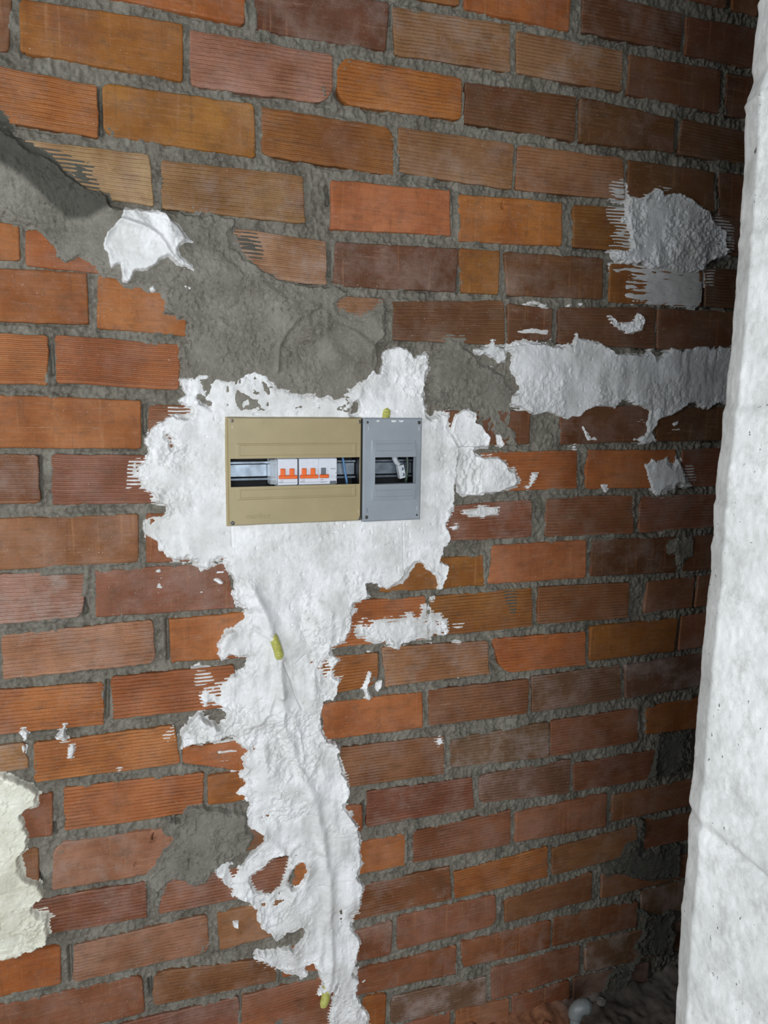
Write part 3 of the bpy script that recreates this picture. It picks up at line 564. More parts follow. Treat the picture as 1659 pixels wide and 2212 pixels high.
TCOL = {'b': (0.40, 0.148, 0.052), 'k': (0.155, 0.066, 0.030), 'o': (0.37, 0.127, 0.036), 'w': (0.34, 0.188, 0.112), 'y': (0.30, 0.118, 0.027), 'p': (0.33, 0.165, 0.084), 'r': (0.25, 0.103, 0.050), 'd': (0.19, 0.112, 0.070), 't': (0.40, 0.245, 0.130)}
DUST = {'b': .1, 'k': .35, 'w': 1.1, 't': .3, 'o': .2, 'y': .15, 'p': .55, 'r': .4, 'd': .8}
rnd = random.Random(5)
def brick_mesh(q, ribbed, ch, seed, holes=()):
    r = np.random.RandomState(seed)
    TL, TR, BR, BL = [np.array(p, float) for p in q]
    L = (np.linalg.norm(TR-TL)+np.linalg.norm(BR-BL))/2; Hh = (np.linalg.norm(TL-BL)+np.linalg.norm(TR-BR))/2
    big = max(ch) > 9
    def spaced(total, step):
        e = [0, 1.5, 3.5, 7]; inner = list(np.linspace(7, total-7, max(2, int((total-14)/step)+1)))[1:-1]
        return np.array(e+inner+[total-x for x in e[::-1]])/total
    us = spaced(L, 6 if big else 13)
    if ribbed:
        n = max(3, int(round((Hh-6)/6.6))); p = (Hh-6)/n; vz = [0, 1.5, 3.0]; vy = [0, 0, 0]
        for k in range(n):
            z0 = 3+k*p
            for fz, fy in ((.06, .0), (.50, .05), (.62, 1.0), (.93, 1.0)):
                vz.append(z0+fz*p); vy.append(fy)
        vz += [Hh-3, Hh-1.5, Hh]; vy += [0, 0, 0]
        o = np.argsort(vz, kind='stable'); vs_ = np.array(vz)[o]/Hh; vy = np.array(vy)[o]
    else:
        vs_ = spaced(Hh, 5 if big else 9); vy = np.zeros(len(vs_))
    for hx, hz, hr in holes:
        hu, hv = (hx-(TL[0]+BL[0])/2)/L, (hz-(BL[1]+BR[1])/2)/Hh
        us = np.sort(np.append(us, [hu+k*hr/L for k in (-1.2, -1, -.6, .6, 1, 1.2)]))
        nvz = np.array([hv+k*hr/Hh for k in (-1.2, -1, -.6, .6, 1, 1.2)]); o = np.argsort(np.append(vs_, nvz)); vs_ = np.append(vs_, nvz)[o]; vy = np.append(vy, nvz*0)[o]
    nu, nv = len(us), len(vs_)
    U, Vv = np.meshgrid(us, vs_)                   # v: 0 bottom .. 1 top
    rad = [ (ch[k] if ch[k] else r.uniform(2.5, 7)) for k in range(4)]   # TL TR BR BL
    def inset(dist, R): return R - math.sqrt(max(0, R*R-(R-dist)**2)) if dist < R else 0.0
    il = np.array([max(inset((1-v)*Hh, rad[0]), inset(v*Hh, rad[3])) for v in vs_])
    ir = np.array([max(inset((1-v)*Hh, rad[1]), inset(v*Hh, rad[2])) for v in vs_])
    jit = lambda k, s, sd: fbm(np.arange(k)*s, np.full(k, sd*9.7), 20, 3, seed % 50)*1.3
    il = il+jit(nv, 2.5, 1); ir = ir+jit(nv, 2.5, 2); tb = jit(nu, 9, 3); bb = jit(nu, 9, 4)
    u2 = (il[:, None]+U*(L-il[:, None]-ir[:, None]))/L
    v2 = (bb[None, :]+Vv*(Hh-bb[None, :]-tb[None, :]))/Hh
    P2 = (BL[None, None]*((1-u2)*(1-v2))[..., None]+BR[None, None]*(u2*(1-v2))[..., None]
          + TL[None, None]*((1-u2)*v2)[..., None]+TR[None, None]*(u2*v2)[..., None])
    X, Z = P2[..., 0], P2[..., 1]
    dep = vy[:, None]*(1.75+.5*fbm(X, Z, 40, 2, seed % 40)) if ribbed else fbm(X, Z, 22, 3, seed % 40)*.35
    dep = dep + fbm(X, Z, 120, 2, 9)*.5 + r.uniform(-1.0, 1.2) + (U-.5)*r.uniform(-1.6, 1.6) + (Vv-.5)*r.uniform(-1.2, 1.2)
    edge = np.minimum(np.minimum(U*L, (1-U)*L), np.minimum(Vv*Hh, (1-Vv)*Hh))
    dep = dep + 1.2*np.clip(1-edge/1.8, 0, 1)**2 + .8*np.clip(.9-edge/7, 0, 1)*np.clip(fbm(X, Z, 15, 2, 12), 0, 1)*2
    for hx, hz, hr in holes: dep = dep+22*(np.hypot(X-hx, Z-hz) < hr*1.13)
    V = [(x/1000, y/1000, z/1000) for x, y, z in zip(X.ravel(), dep.ravel(), Z.ravel())]
    F = [(j*nu+i, j*nu+i+1, (j+1)*nu+i+1, (j+1)*nu+i) for j in range(nv-1) for i in range(nu-1)]
    ring = [i for i in range(nu)]+[j*nu+nu-1 for j in range(1, nv)]+[(nv-1)*nu+i for i in range(nu-2, -1, -1)]+[j*nu for j in range(nv-2, 0, -1)]
    b0 = len(V); cx, cz = X.mean(), Z.mean()
    V += [(V[k][0], .045, V[k][2]) for k in ring]
    n = len(ring)
    F += [(ring[(k+1) % n], ring[k], b0+k, b0+(k+1) % n) for k in range(n)]
    F.append(tuple(range(b0+n-1, b0-1, -1)))
    return V, F
for k, ((tint, c, ch), q) in enumerate(zip(BRICKS, BQ)):
    V, F = brick_mesh(q, tint[1] == 'r', ch, 100+k, [h for h in BRICK_HOLES if min(p[0] for p in q) < h[0] < max(p[0] for p in q) and min(p[1] for p in q) < h[1] < max(p[1] for p in q)])
    o = mesh_obj('brick', V, F, BRICK_R if tint[1] == 'r' else BRICK_S, wall, True)
    me = o.data; sm = np.ones(len(F), bool); sm[-1] = False; me.polygons.foreach_set('use_smooth', sm)
    if tint[1] == 'r': me.set_sharp_from_angle(angle=math.radians(20))
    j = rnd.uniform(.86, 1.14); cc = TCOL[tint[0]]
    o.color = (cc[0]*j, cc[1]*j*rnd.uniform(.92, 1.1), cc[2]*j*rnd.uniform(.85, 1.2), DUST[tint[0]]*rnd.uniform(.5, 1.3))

# ------------------------------------------------------------------ mortar and plaster laid over the bricks, relief fields
def sample(field, X, Z):
    fx = np.clip((X-GX0)/GS, 0, len(gx)-1.001); fz = np.clip((Z-GZ0)/GS, 0, len(gz)-1.001)
    i = fx.astype(int); k = fz.astype(int); a = fx-i; b = fz-k
    return (field[k, i]*(1-a)+field[k, i+1]*a)*(1-b)+(field[k+1, i]*(1-a)+field[k+1, i+1]*a)*b
DAMP = pairs(DAMP_OUTLINE)
for pi, (key, mat, T, film, rough, jag, label, outl, holes) in enumerate(PATCHES):
    poly = pairs(outl); xs = [p[0] for p in poly]; zs = [p[1] for p in poly]
    w, h_ = max(xs)-min(xs), max(zs)-min(zs); st = 1.2 if w*h_ > 20000 else .9
    x = np.arange(min(xs)-14, max(xs)+14, st, dtype=np.float32); z = np.arange(min(zs)-14, max(zs)+14, st, dtype=np.float32)
    X, Z = np.meshgrid(x, z)
    cs = 3.0; cx = np.arange(x[0], x[-1]+cs, cs, dtype=np.float32); cz = np.arange(z[0], z[-1]+cs, cs, dtype=np.float32)
    CX, CZ = np.meshgrid(cx, cz); D = sdf(CX, CZ, poly)
    for hp in holes: D = np.minimum(D, -sdf(CX, CZ, pairs(hp)))
    fx = np.clip((X-cx[0])/cs, 0, len(cx)-1.001); fz = np.clip((Z-cz[0])/cs, 0, len(cz)-1.001); i = fx.astype(int); k = fz.astype(int); a = fx-i; b = fz-k
    D = (D[k, i]*(1-a)+D[k, i+1]*a)*(1-b)+(D[k+1, i]*(1-a)+D[k+1, i+1]*a)*b
    small = min(1.0, math.sqrt(w*h_)/90)
    D = D + jag*small*(3.2*fbm(X, Z, 22, 2, 20+pi)+2.4*fbm(X, Z, 7, 3, 30+pi, .6))
    B = sample(BASE, X, Z)
    streak = fbm(X, Z*9, 34, 3, 41)
    fw = film*np.clip(.55+.9*fbm(X, Z, 60, 2, 50+pi), .12, 1.6)
    tf = -1.7+1.9*sst(D/4)+.75*streak
    if T < 0:
        t_ = sst((D)/film*1.1); Hh = B-1.9+(1.75+T*.6)*t_+.9*streak*np.clip(t_*2, 0, 1); s = t_*0
    else:
        s = sst((D-fw*.45)/(fw*.8+2.5))
        patchy = sst((fbm(X, Z, 95, 3, 60+pi)-.10)*3.2)
        rmap = rough*np.clip(.16+.75*patchy+.9*np.exp(-np.clip(D-fw*.5, 0, 99)/11), .1, 1.3)
        und = 1.0
        if label and label.startswith('large white'):
            dr = np.maximum(np.maximum(135-X, X-585), np.maximum(1120-Z, Z-1450)); k_ = sst((dr+8)/22)*(1+.5*sst((1050-Z)/120))
            rmap *= .28+.72*np.minimum(k_, 1.2); und = .35+1.15*k_
        if mat == 'mortar': und = .8
        tex = fbm(X, Z, 7, 4, 80+pi, .62); mid = fbm(X+3*tex, Z+3*tex, 19, 3, 70+pi, .55)
        body = T*(.85+.2*fbm(X, Z, 90, 2, 90+pi)) + und*(2.3*fbm(X, Z, 62, 2, 95+pi)+1.5*fbm(X, Z*.34, 24, 2, 77+pi))
        body += rmap*(1.7*tex+2.0*mid+1.5*sst((fbm(X, Z, 30, 3, 97+pi)-.05)*12)-.7)
        body += np.minimum(1, T/6)*1.3*np.exp(-((D-fw-3)/5)**2)*rmap                # raised lip along the edge
        pit = sst((vn(X/8, Z/8, 99+pi)-.86)*9)*sst((vn(X/60, Z/60, 5)-.4)*4); body -= 3.0*pit*rough
        Hh = B*(1-(.85 if key == 'mortar_patch' or T < 10 or mat == 'cream' else .1)*s)+tf*(1-s)+body*s
        for rp, pl, am, wd, rip in RIDGES:
            if rp != pi: continue
            dist, al = polydist(X, Z, pl); g = np.exp(-(dist/wd)**2)
            Hh += s*am*g*(1.0 if am < 0 and mat != 'mortar' else 1.5)
            if rip: Hh += s*.75*np.sin(al*2*math.pi/3.3)*np.exp(-(dist/(wd*1.0))**2)*sst((vn(al/18, al*0, 3)-.25)*3)
    ok = (D > -2.5) & (Hh > B-3.2)
    if mat != 'mortar' or pi < 2: ok &= ~((X > BOXHOLE[0]) & (X < BOXHOLE[1]) & (Z > BOXHOLE[2]) & (Z < BOXHOLE[3]))
    use, Q = quads_from_mask(ok)
    if len(Q) < 6: continue
    at = {}
    if mat == 'mortar':
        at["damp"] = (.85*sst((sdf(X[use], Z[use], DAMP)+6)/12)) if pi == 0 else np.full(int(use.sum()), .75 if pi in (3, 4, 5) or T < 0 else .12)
    else: at['thin'] = (1-s)[use]*.8
    grid_obj(key, np.stack([X[use], -Hh[use], Z[use]], 1)/1000, Q, MATS[mat], wall, at, label=label)
    i0, i1 = np.searchsorted(gx, [x[0], x[-1]]); k0, k1 = np.searchsorted(gz, [z[0], z[-1]])   # later coats lie on this one
    if i1 > i0 and k1 > k0:
        ii = np.clip(((gx[i0:i1]-x[0])/st).round().astype(int), 0, len(x)-1); kk = np.clip(((gz[k0:k1]-z[0])/st).round().astype(int), 0, len(z)-1)
        sub = np.where(ok, Hh, -99)[np.ix_(kk, ii)]; BASE[k0:k1, i0:i1] = np.maximum(BASE[k0:k1, i0:i1], sub)

# ------------------------------------------------------------------ pillar / wall end on the right
def mat_pillar():
    mt, nt, b = fresh('rough_white_render'); t = NT(nt)
    c = t.mix(t.ramp(t.noise(12, 6, .65), .36, .66), (0.68, 0.70, 0.69, 1), (0.87, 0.89, 0.89, 1))
    c = t.mix(t.math('MULTIPLY', t.ramp(t.noise(26, 7, .78), .48, .68), .75), c, (0.46, 0.47, 0.45, 1))
    c = t.mix(t.math('MULTIPLY', t.ramp(t.noise((200, 110, 80), 3, .6), .69, .73), .9), c, (0.12, 0.12, 0.11, 1))
    t.link(c, b.inputs['Base Color']); b.inputs['Roughness'].default_value = .8; b.inputs['Specular IOR Level'].default_value = .3
    t.bump(t.math('ADD', t.noise(330, 4, .7), t.math('MULTIPLY', t.noise(140, 4, .65), .5)), .22, .0016, b)
    return mt
pe = sorted(PILLAR_EDGE, key=lambda p: p[1])
YE = -0.70
zz = np.concatenate([np.arange(0, .55, .02), np.arange(.55, 2.12, .0032), np.arange(2.12, 2.5, .02)])
xe = np.interp(zz, [p[1] for p in pe], [p[0] for p in pe])
sec = [(.32, 0), (.15, 0), (.06, 0), (.03, 0), (.018, 0), (.011, -.001), (.006, -.003), (.003, -.006), (.0008, -.0095)]
sec += [(-.0005-.011*t, -.0125-.026*t) for t in np.linspace(0, 1, 12)]
sec += [(-.0118-.001*t, -.0385-.16*t) for t in np.linspace(.02, 1, 70)] + [(-.0128, -.24), (-.0128, -.29), (-.01, -.30), (.05, -.30), (.32, -.30)]
sec = np.array(sec); cum = np.concatenate([[0], np.cumsum(np.hypot(*np.diff(sec, axis=0).T))])*1000
SX, ZM = np.meshgrid(sec[:, 0], zz); SY = np.meshgrid(sec[:, 1], zz)[0]; CU = np.meshgrid(cum, zz)[0]
nrm = (1.0*fbm(CU, ZM*1000, 150, 2, 3)+.28*fbm(CU, ZM*1000, 14, 3, 4, .6)+.35*fbm(CU, ZM*1000, 5, 2, 5))/1000
c0, c1, c2, c3 = PILLAR_CREASE
slab = .004*sst((ZM-(c0+.01*fbm(CU, CU*0, 90, 2, 8)))/.012)-.004*np.exp(-((ZM-c0-.004)/.006)**2)      # form-board ledge and dark groove
slab += .003*np.exp(-((ZM-c1)/.003)**2)-.003*np.exp(-((ZM-c2)/.004)**2)*(CU < 380)
face = sst((CU-300)/25)
jagz = (2.0*fbm(zz*1000, zz*0, 17, 3, 61)+1.5*fbm(zz*1000, zz*0, 6, 2, 62))/1000
PX = xe[:, None]+jagz[:, None]*np.exp(-np.clip(CU-297, 0, 999)/14)+SX-nrm*1.0-slab*face; PY = YE+SY-nrm*.4
nz_, ns_ = PX.shape
idx = np.arange(nz_*ns_).reshape(nz_, ns_)
Q = np.stack([idx[:-1, :-1].ravel(), idx[1:, :-1].ravel(), idx[1:, 1:].ravel(), idx[:-1, 1:].ravel()], 1)
grid_obj('wall_right', np.stack([PX.ravel(), PY.ravel(), ZM.ravel()], 1), Q, mat_pillar(), None, None, kind='structure', label='rough white plastered pillar edge filling the right side')

# ------------------------------------------------------------------ floor
def mat_floor():
    mt, nt, b = fresh('dusty_concrete_floor'); t = NT(nt)
    c = t.mix(t.ramp(t.noise(9, 6, .65), .35, .68), (0.10, 0.085, 0.072, 1), (0.20, 0.17, 0.15, 1))
    c = t.mix(t.math('MULTIPLY', t.ramp(t.noise(120, 4, .7), .6, .72), .6), c, (0.05, 0.045, 0.04, 1))
    at = t.n('ShaderNodeAttribute'); at.attribute_name = 'brickdust'
    c = t.mix(at.outputs['Fac'], c, t.mix(t.ramp(t.noise(30, 5, .7), .4, .65), (0.20, 0.075, 0.035, 1), (0.36, 0.16, 0.08, 1)))
    t.link(c, b.inputs['Base Color']); b.inputs['Roughness'].default_value = .95; b.inputs['Specular IOR Level'].default_value = .2
    t.bump(t.math('ADD', t.noise(300, 4, .7), t.noise(60, 4, .6)), .5, .004, b)
    return mt
fx = np.concatenate([np.arange(-1.0, .55, .05), np.arange(.55, 1.5, .006), np.arange(1.5, 2.0, .05)])
fy = np.concatenate([np.arange(-2.2, -.5, .06), np.arange(-.5, .03, .006)])
FX, FY = np.meshgrid(fx, fy); mx, my = FX*1000, FY*1000
toe = np.exp(-np.clip(-FY, 0, 9)/.06)
bd_ = sst((1.02-FX+.03*fbm(mx, my, 60, 2, 2))/.10)
FZ = (.010*fbm(mx, my, 90, 3, 1)+.006*fbm(mx, my, 16, 3, 6, .6))+toe*(.010+.022*bd_*(1+.4*fbm(mx, my, 70, 3, 4))+.02*np.clip(fbm(mx, my, 80, 3, 9), 0, 1))
FZ = np.where((FX < .5) | (FY < -.5), np.minimum(FZ, .012), FZ)
idx = np.arange(FX.size).reshape(FX.shape)
Q = np.stack([idx[:-1, :-1].ravel(), idx[:-1, 1:].ravel(), idx[1:, 1:].ravel(), idx[1:, :-1].ravel()], 1)
grid_obj('floor', np.stack([FX.ravel(), FY.ravel(), FZ.ravel()], 1), Q, mat_floor(), None, {'brickdust': (bd_*sst((FY+.22)/.12)).ravel()*.9}, kind='structure', label='dark dusty concrete floor with rubble along the wall')

# ------------------------------------------------------------------ switch boxes
def thing(name, loc, label, cat, group=None):
    o = bpy.data.objects.new(name, None); o.empty_display_size = .05; o.location = loc
    return link(o, None, label=label, category=cat, group=group)
BEIGE = plain('beige_abs', (0.34, 0.275, 0.145), .42, bump=.12, var=.05, scale=25)
GREYP = plain('grey_abs', (0.27, 0.30, 0.335), .45, bump=.12, var=.05, scale=25)
DARK = plain('dark_recess_plastic', (0.012, 0.012, 0.014), .6)
STEEL = plain('zinc_steel', (0.27, 0.32, 0.38), .38, 1.0, var=.22, scale=60)
SCREW = plain('dull_screw', (0.20, 0.17, 0.13), .45, .9, var=.3, scale=400)
BLACK = plain('black_screw', (0.025, 0.028, 0.03), .4)
WHITE = plain('white_breaker_plastic', (0.62, 0.65, 0.72), .4, var=.03)
ORANGE = plain('orange_toggle', (0.78, 0.13, 0.012), .4, var=.04)
DGREY = plain('grey_button', (0.12, 0.13, 0.15), .45)
INK = plain('dark_print', (0.10, 0.11, 0.14), .6)
BLUE = plain('blue_wire_sleeve', (0.09, 0.22, 0.42), .4)
YELL = plain('yellow_green_conduit', (0.42, 0.42, 0.10), .45, var=.15, scale=150)
SOFTW = plain('pale_connector', (0.50, 0.54, 0.56), .45)
PVC = plain('grey_pvc', (0.20, 0.22, 0.225), .4, var=.06)
CLEAR, _nt, _b = fresh('clear_blank'); _b.inputs['Base Color'].default_value = (.9, .95, 1, 1); _b.inputs['Roughness'].default_value = .25; _b.inputs['Transmission Weight'].default_value = .75
MM = .001
class MB:
    """collects polygons given in mm, y measured out of the wall (towards the viewer)"""
    def __init__(s, ox=0, oz=0): s.V = []; s.F = []; s.ox = ox; s.oz = oz
    def v(s, x, y, z): s.V.append(((x-s.ox)*MM, -y*MM, (z-s.oz)*MM)); return len(s.V)-1
    def quad(s, *p): s.F.append(tuple(s.v(*q) for q in p))
    def ring(s, a, ya, b, yb):
        """between rect a=(x0,x1,z0,z1) at height ya and rect b at yb"""
        A = [(a[0], a[2]), (a[1], a[2]), (a[1], a[3]), (a[0], a[3])]; B = [(b[0], b[2]), (b[1], b[2]), (b[1], b[3]), (b[0], b[3])]
        ia = [s.v(x, ya, z) for x, z in A]; ib = [s.v(x, yb, z) for x, z in B]
        for k in range(4): s.F.append((ia[k], ia[(k+1) % 4], ib[(k+1) % 4], ib[k]))
    def box(s, x0, x1, y0, y1, z0, z1, c=0):
        s.ring((x0, x1, z0, z1), y0, (x0, x1, z0, z1), y1-c); s.ring((x0, x1, z0, z1), y1-c, (x0+c, x1-c, z0+c, z1-c), y1)
        s.quad((x0+c, y1, z0+c), (x1-c, y1, z0+c), (x1-c, y1, z1-c), (x0+c, y1, z1-c))
        s.quad((x0, y0, z1), (x1, y0, z1), (x1, y0, z0), (x0, y0, z0))
    def disc(s, x, z, y0, y1, r, n=18, slot=True):
        a = [s.v(x+r*math.cos(2*math.pi*k/n), y0, z+r*math.sin(2*math.pi*k/n)) for k in range(n)]
        b = [s.v(x+.86*r*math.cos(2*math.pi*k/n), y1, z+.86*r*math.sin(2*math.pi*k/n)) for k in range(n)]
        c = [s.v(x+.5*r*math.cos(2*math.pi*k/n), y1+.3, z+.5*r*math.sin(2*math.pi*k/n)) for k in range(n)]
        for k in range(n):
            j = (k+1) % n; s.F.append((a[k], a[j], b[j], b[k])); s.F.append((b[k], b[j], c[j], c[k]))
        s.F.append(tuple(c))
    def build(s, name, mat, parent, smooth=False, **props):
        return mesh_obj(name, s.V, s.F, mat, parent, smooth, **props)
def screw(parent, ox, oz, x, z, y, r, mat, ang, label=None):
    b = MB(ox, oz); b.disc(x, z, y-1.5, y+.4, r); o = b.build('screw', mat, parent, False, label=label)
    s = MB(ox, oz); ca, sa = math.cos(ang), math.sin(ang); l, t = r*.72, r*.14
    pts = [(x+ca*l-sa*t, z+sa*l+ca*t), (x-ca*l-sa*t, z-sa*l+ca*t), (x-ca*l+sa*t, z-sa*l-ca*t), (x+ca*l+sa*t, z+sa*l-ca*t)]
    s.quad(*[(p[0], y+.85, p[1]) for p in pts]); s.build('slot', BLACK if mat is SCREW else SCREW, o)
    return o
def text_mesh(name, body, size, loc, mat, parent, depth=.0003, shear=0):
    cu = bpy.data.curves.new(name, 'FONT'); cu.body = body; cu.size = size; cu.extrude = depth; cu.shear = shear; cu.resolution_u = 2
    tmp = bpy.data.objects.new(name, cu); COL.objects.link(tmp)
    me = bpy.data.meshes.new_from_object(tmp.evaluated_get(bpy.context.evaluated_depsgraph_get()))
    bpy.data.objects.remove(tmp); me.materials.clear(); me.materials.append(mat)
    o = bpy.data.objects.new(name, me); o.location = loc; o.rotation_euler = (math.pi/2, 0, 0); return link(o, parent)
def tube(path, rads, n=16, caps=True):
    P = [Vector(p) for p in path]; V = []; F = []
    ref = Vector((0, 1, 0.01))
    for i, p in enumerate(P):
        t = (P[min(i+1, len(P)-1)]-P[max(i-1, 0)]).normalized(); a = t.cross(ref).normalized(); b = t.cross(a)
        r = rads[i] if isinstance(rads, (list, tuple)) else rads
        V += [tuple(p+a*r*math.cos(2*math.pi*k/n)+b*r*math.sin(2*math.pi*k/n)) for k in range(n)]
    for i in range(len(P)-1):
        for k in range(n): F.append((i*n+k, i*n+(k+1) % n, (i+1)*n+(k+1) % n, (i+1)*n+k))
    if caps: F.append(tuple(range(n-1, -1, -1))); F.append(tuple((len(P)-1)*n+k for k in range(n)))
    return V, F

def inset(r, a, b=None): b = a if b is None else b; return (r[0]+a, r[1]-a, r[2]+b, r[3]-b)
# ---- beige box
OX, OZ = 313, 1216
bb = thing('distribution_box', (OX*MM, 0, OZ*MM), 'beige flush distribution box with a long breaker slot, left of the grey one', 'box')
cov = (184.3, 441.3, 1217.5, 1416.0); top = (190.8, 436.8, 1221.0, 1413.0); pan = (202.8, 428.3, 1266.0, 1368.5); slot = (192.0, 435.3, 1290.0, 1341.0)
m_ = MB(OX, OZ)
m_.ring(cov, 2.0, cov, 5.0); m_.ring(cov, 5.0, top, 14.0)
hi = (slot[0], slot[1], pan[2], pan[3])
# front sheet above and below the slot, with the raised label field stepping 1 mm proud
for z0, z1, p0, p1 in ((slot[3], top[3], slot[3], pan[3]), (top[2], slot[2], pan[2], slot[2])):
    up = z0 == slot[3]
    m_.quad((top[0], 14, p1 if up else z0), (top[1], 14, p1 if up else z0), (top[1], 14, z1 if up else p0), (top[0], 14, z1 if up else p0))
    m_.quad((top[0], 14, p0), (pan[0], 14, p0), (pan[0], 14, p1), (top[0], 14, p1))
    m_.quad((pan[1], 14, p0), (top[1], 14, p0), (top[1], 14, p1), (pan[1], 14, p1))
    pin = (pan[0]+1.3, pan[1]-1.3, p0 if up else p0+1.3, p1-1.3 if up else p1)
    m_.ring((pan[0], pan[1], p0, p1), 14, pin, 15.0)
    m_.quad((pin[0], 15, pin[2]), (pin[1], 15, pin[2]), (pin[1], 15, pin[3]), (pin[0], 15, pin[3]))
m_.quad((top[0], 14, slot[2]), (slot[0], 14, slot[2]), (slot[0], 14, slot[3]), (top[0], 14, slot[3]))
m_.quad((slot[1], 14, slot[2]), (top[1], 14, slot[2]), (top[1], 14, slot[3]), (slot[1], 14, slot[3]))
m_.ring(slot, 15.0, slot, 11.5)
m_.build('cover', BEIGE, bb)
def groove(parent, ox, oz, r, y, w, mat):
    g = MB(ox, oz); g.ring(r, y, inset(r, w*.5), y+.35); g.ring(inset(r, w*.5), y+.35, inset(r, w), y); g.build('label_frame', mat, parent)
groove(bb, OX, OZ, (208, 423.5, 1346, 1366), 15.02, 1.6, BEIGE); groove(bb, OX, OZ, (208, 423.5, 1269, 1285), 15.02, 1.6, BEIGE)
b_ = MB(OX, OZ)                                        # open back box
cav = (188, 440.0, 1221.5, 1412)
b_.ring(cav, 11, cav, -52); b_.quad((cav[0], -52, cav[2]), (cav[1], -52, cav[2]), (cav[1], -52, cav[3]), (cav[0], -52, cav[3]))
b_.build('back_box', DARK, bb)
def rail(parent, ox, oz, x0, x1, zc):
    r = MB(ox, oz)
    for (za, ya), (zb, yb) in (((-17.5, -25), (-17.3, -22.8)), ((-17.3, -22.8), (-13.6, -22.4)), ((-13.6, -22.4), (-13.2, -27)), ((-11.3, -31), (-10.8, -29.5)), ((-10.8, -29.5), (11.2, -29.5)), ((11.2, -29.5), (11.6, -31)), ((13.2, -27), (13.6, -22.4)), ((13.6, -22.4), (17.3, -22.8)), ((17.3, -22.8), (17.5, -25))): r.quad((x0, ya, zc+za), (x1, ya, zc+za), (x1, yb, zc+zb), (x0, yb, zc+zb))
    return r.build('mounting_rail', STEEL, parent)
rail(bb, OX, OZ, 189, 438, 1315)
for x, z, r, mt, an in ((195.3, 1408.8, 4.2, SCREW, .3), (434.2, 1407.7, 3.9, SCREW, 2.1), (194.2, 1224.4, 4.2, BLACK, .7), (435.6, 1223.8, 4.0, SCREW, 1.0)):
    screw(bb, OX, OZ, x, z, 14.2, r, mt, an)
text_mesh('embossed_lettering', 'markex', .0145, ((217-OX)*MM, -.0141, (1231-OZ)*MM), BEIGE, bb, .0008, .35)
# ---- grey box
GXo, GZo = 502, 1216
gb = thing('small_distribution_box', (GXo*MM, 0, GZo*MM), 'narrow grey distribution box with a square opening, right of the beige one', 'box')
cov = (442.2, 562.8, 1215.5, 1415.0); top = (444.6, 560.4, 1218.0, 1412.6); slot = (464.3, 547.5, 1288.6, 1340.6)
m_ = MB(GXo, GZo)
m_.ring(cov, 2, cov, 10.5); m_.ring(cov, 10.5, top, 12.8)
ra = (458.6, 549.6, 1257.5, 1372.0)                     # raised bridge: flush at top and bottom, 7 mm proud at the slot
rb = (464.0, 547.8)
Y0, YT, YS, YB = 12.8, 13.4, 21.0, 16.0
# flat sheet round the bridge
m_.quad((top[0], Y0, top[2]), (top[1], Y0, top[2]), (top[1], Y0, ra[2]), (top[0], Y0, ra[2]))
m_.quad((top[0], Y0, ra[3]), (top[1], Y0, ra[3]), (top[1], Y0, top[3]), (top[0], Y0, top[3]))
m_.quad((top[0], Y0, ra[2]), (ra[0], Y0, ra[2]), (ra[0], Y0, ra[3]), (top[0], Y0, ra[3]))
m_.quad((ra[1], Y0, ra[2]), (top[1], Y0, ra[2]), (top[1], Y0, ra[3]), (ra[1], Y0, ra[3]))
lv = [(ra[2], YB), (slot[2], YS), (slot[3], YS), (ra[3], YT)]
xl = [ra[0]+2.5, rb[0], rb[0], ra[0]+2.5]; xr = [ra[1]-2.0, rb[1], rb[1], ra[1]-2.0]
for k in range(3):
    (za, ya), (zb, yb) = lv[k], lv[k+1]
    if k != 1: m_.quad((xl[k], ya, za), (xr[k], ya, za), (xr[k+1], yb, zb), (xl[k+1], yb, zb))
    m_.quad((ra[0], Y0, za), (xl[k], ya, za), (xl[k+1], yb, zb), (ra[0], Y0, zb))
    m_.quad((xr[k], ya, za), (ra[1], Y0, za), (ra[1], Y0, zb), (xr[k+1], yb, zb))
m_.quad((ra[0], Y0, ra[2]), (ra[1], Y0, ra[2]), (xr[0], YB, ra[2]), (xl[0], YB, ra[2]))
m_.quad((ra[0], Y0, ra[3]), (ra[1], Y0, ra[3]), (xr[3], YT, ra[3]), (xl[3], YT, ra[3]))
m_.ring(slot, YS, (slot[0]+.6, slot[1]-.6, slot[2]+.6, slot[3]-.6), 9.0)
m_.build('cover', GREYP, gb)
def slant_plate(x0, x1, z0, z1):
    f = lambda z: (YT+(YS-YT)*(ra[3]-z)/(ra[3]-slot[3])) if z > slot[3] else (YB+(YS-YB)*(z-ra[2])/(slot[2]-ra[2]))
    g = MB(GXo, GZo)
    for (a0, a1, b0, b1) in ((x0, x1, z0, z0+1.2), (x0, x1, z1-1.2, z1), (x0, x0+1.2, z0+1.2, z1-1.2), (x1-1.2, x1, z0+1.2, z1-1.2)):
        P = [(a0, b0), (a1, b0), (a1, b1), (a0, b1)]; lo = [g.v(x, f(z), z) for x, z in P]; cx, cz = (a0+a1)/2, (b0+b1)/2
        up = [g.v(x+(cx-x)*min(1, .35/max(.35, abs(cx-x))), f(z)+.5, z+(cz-z)*min(1, .35/max(.35, abs(cz-z)))) for x, z in P]
        for k in range(4): g.F.append((lo[k], lo[(k+1) % 4], up[(k+1) % 4], up[k]))
        g.F.append(tuple(up))
    g.build('label_frame', GREYP, gb)
slant_plate(467, 543, 1352, 1366.5); slant_plate(467, 543.5, 1263.5, 1277.5)
b_ = MB(GXo, GZo); cav = (445.5, 559, 1221, 1412)
b_.ring(cav, 9, cav, -52); b_.quad((cav[0], -52, cav[2]), (cav[1], -52, cav[2]), (cav[1], -52, cav[3]), (cav[0], -52, cav[3]))
b_.build('back_box', DARK, gb)
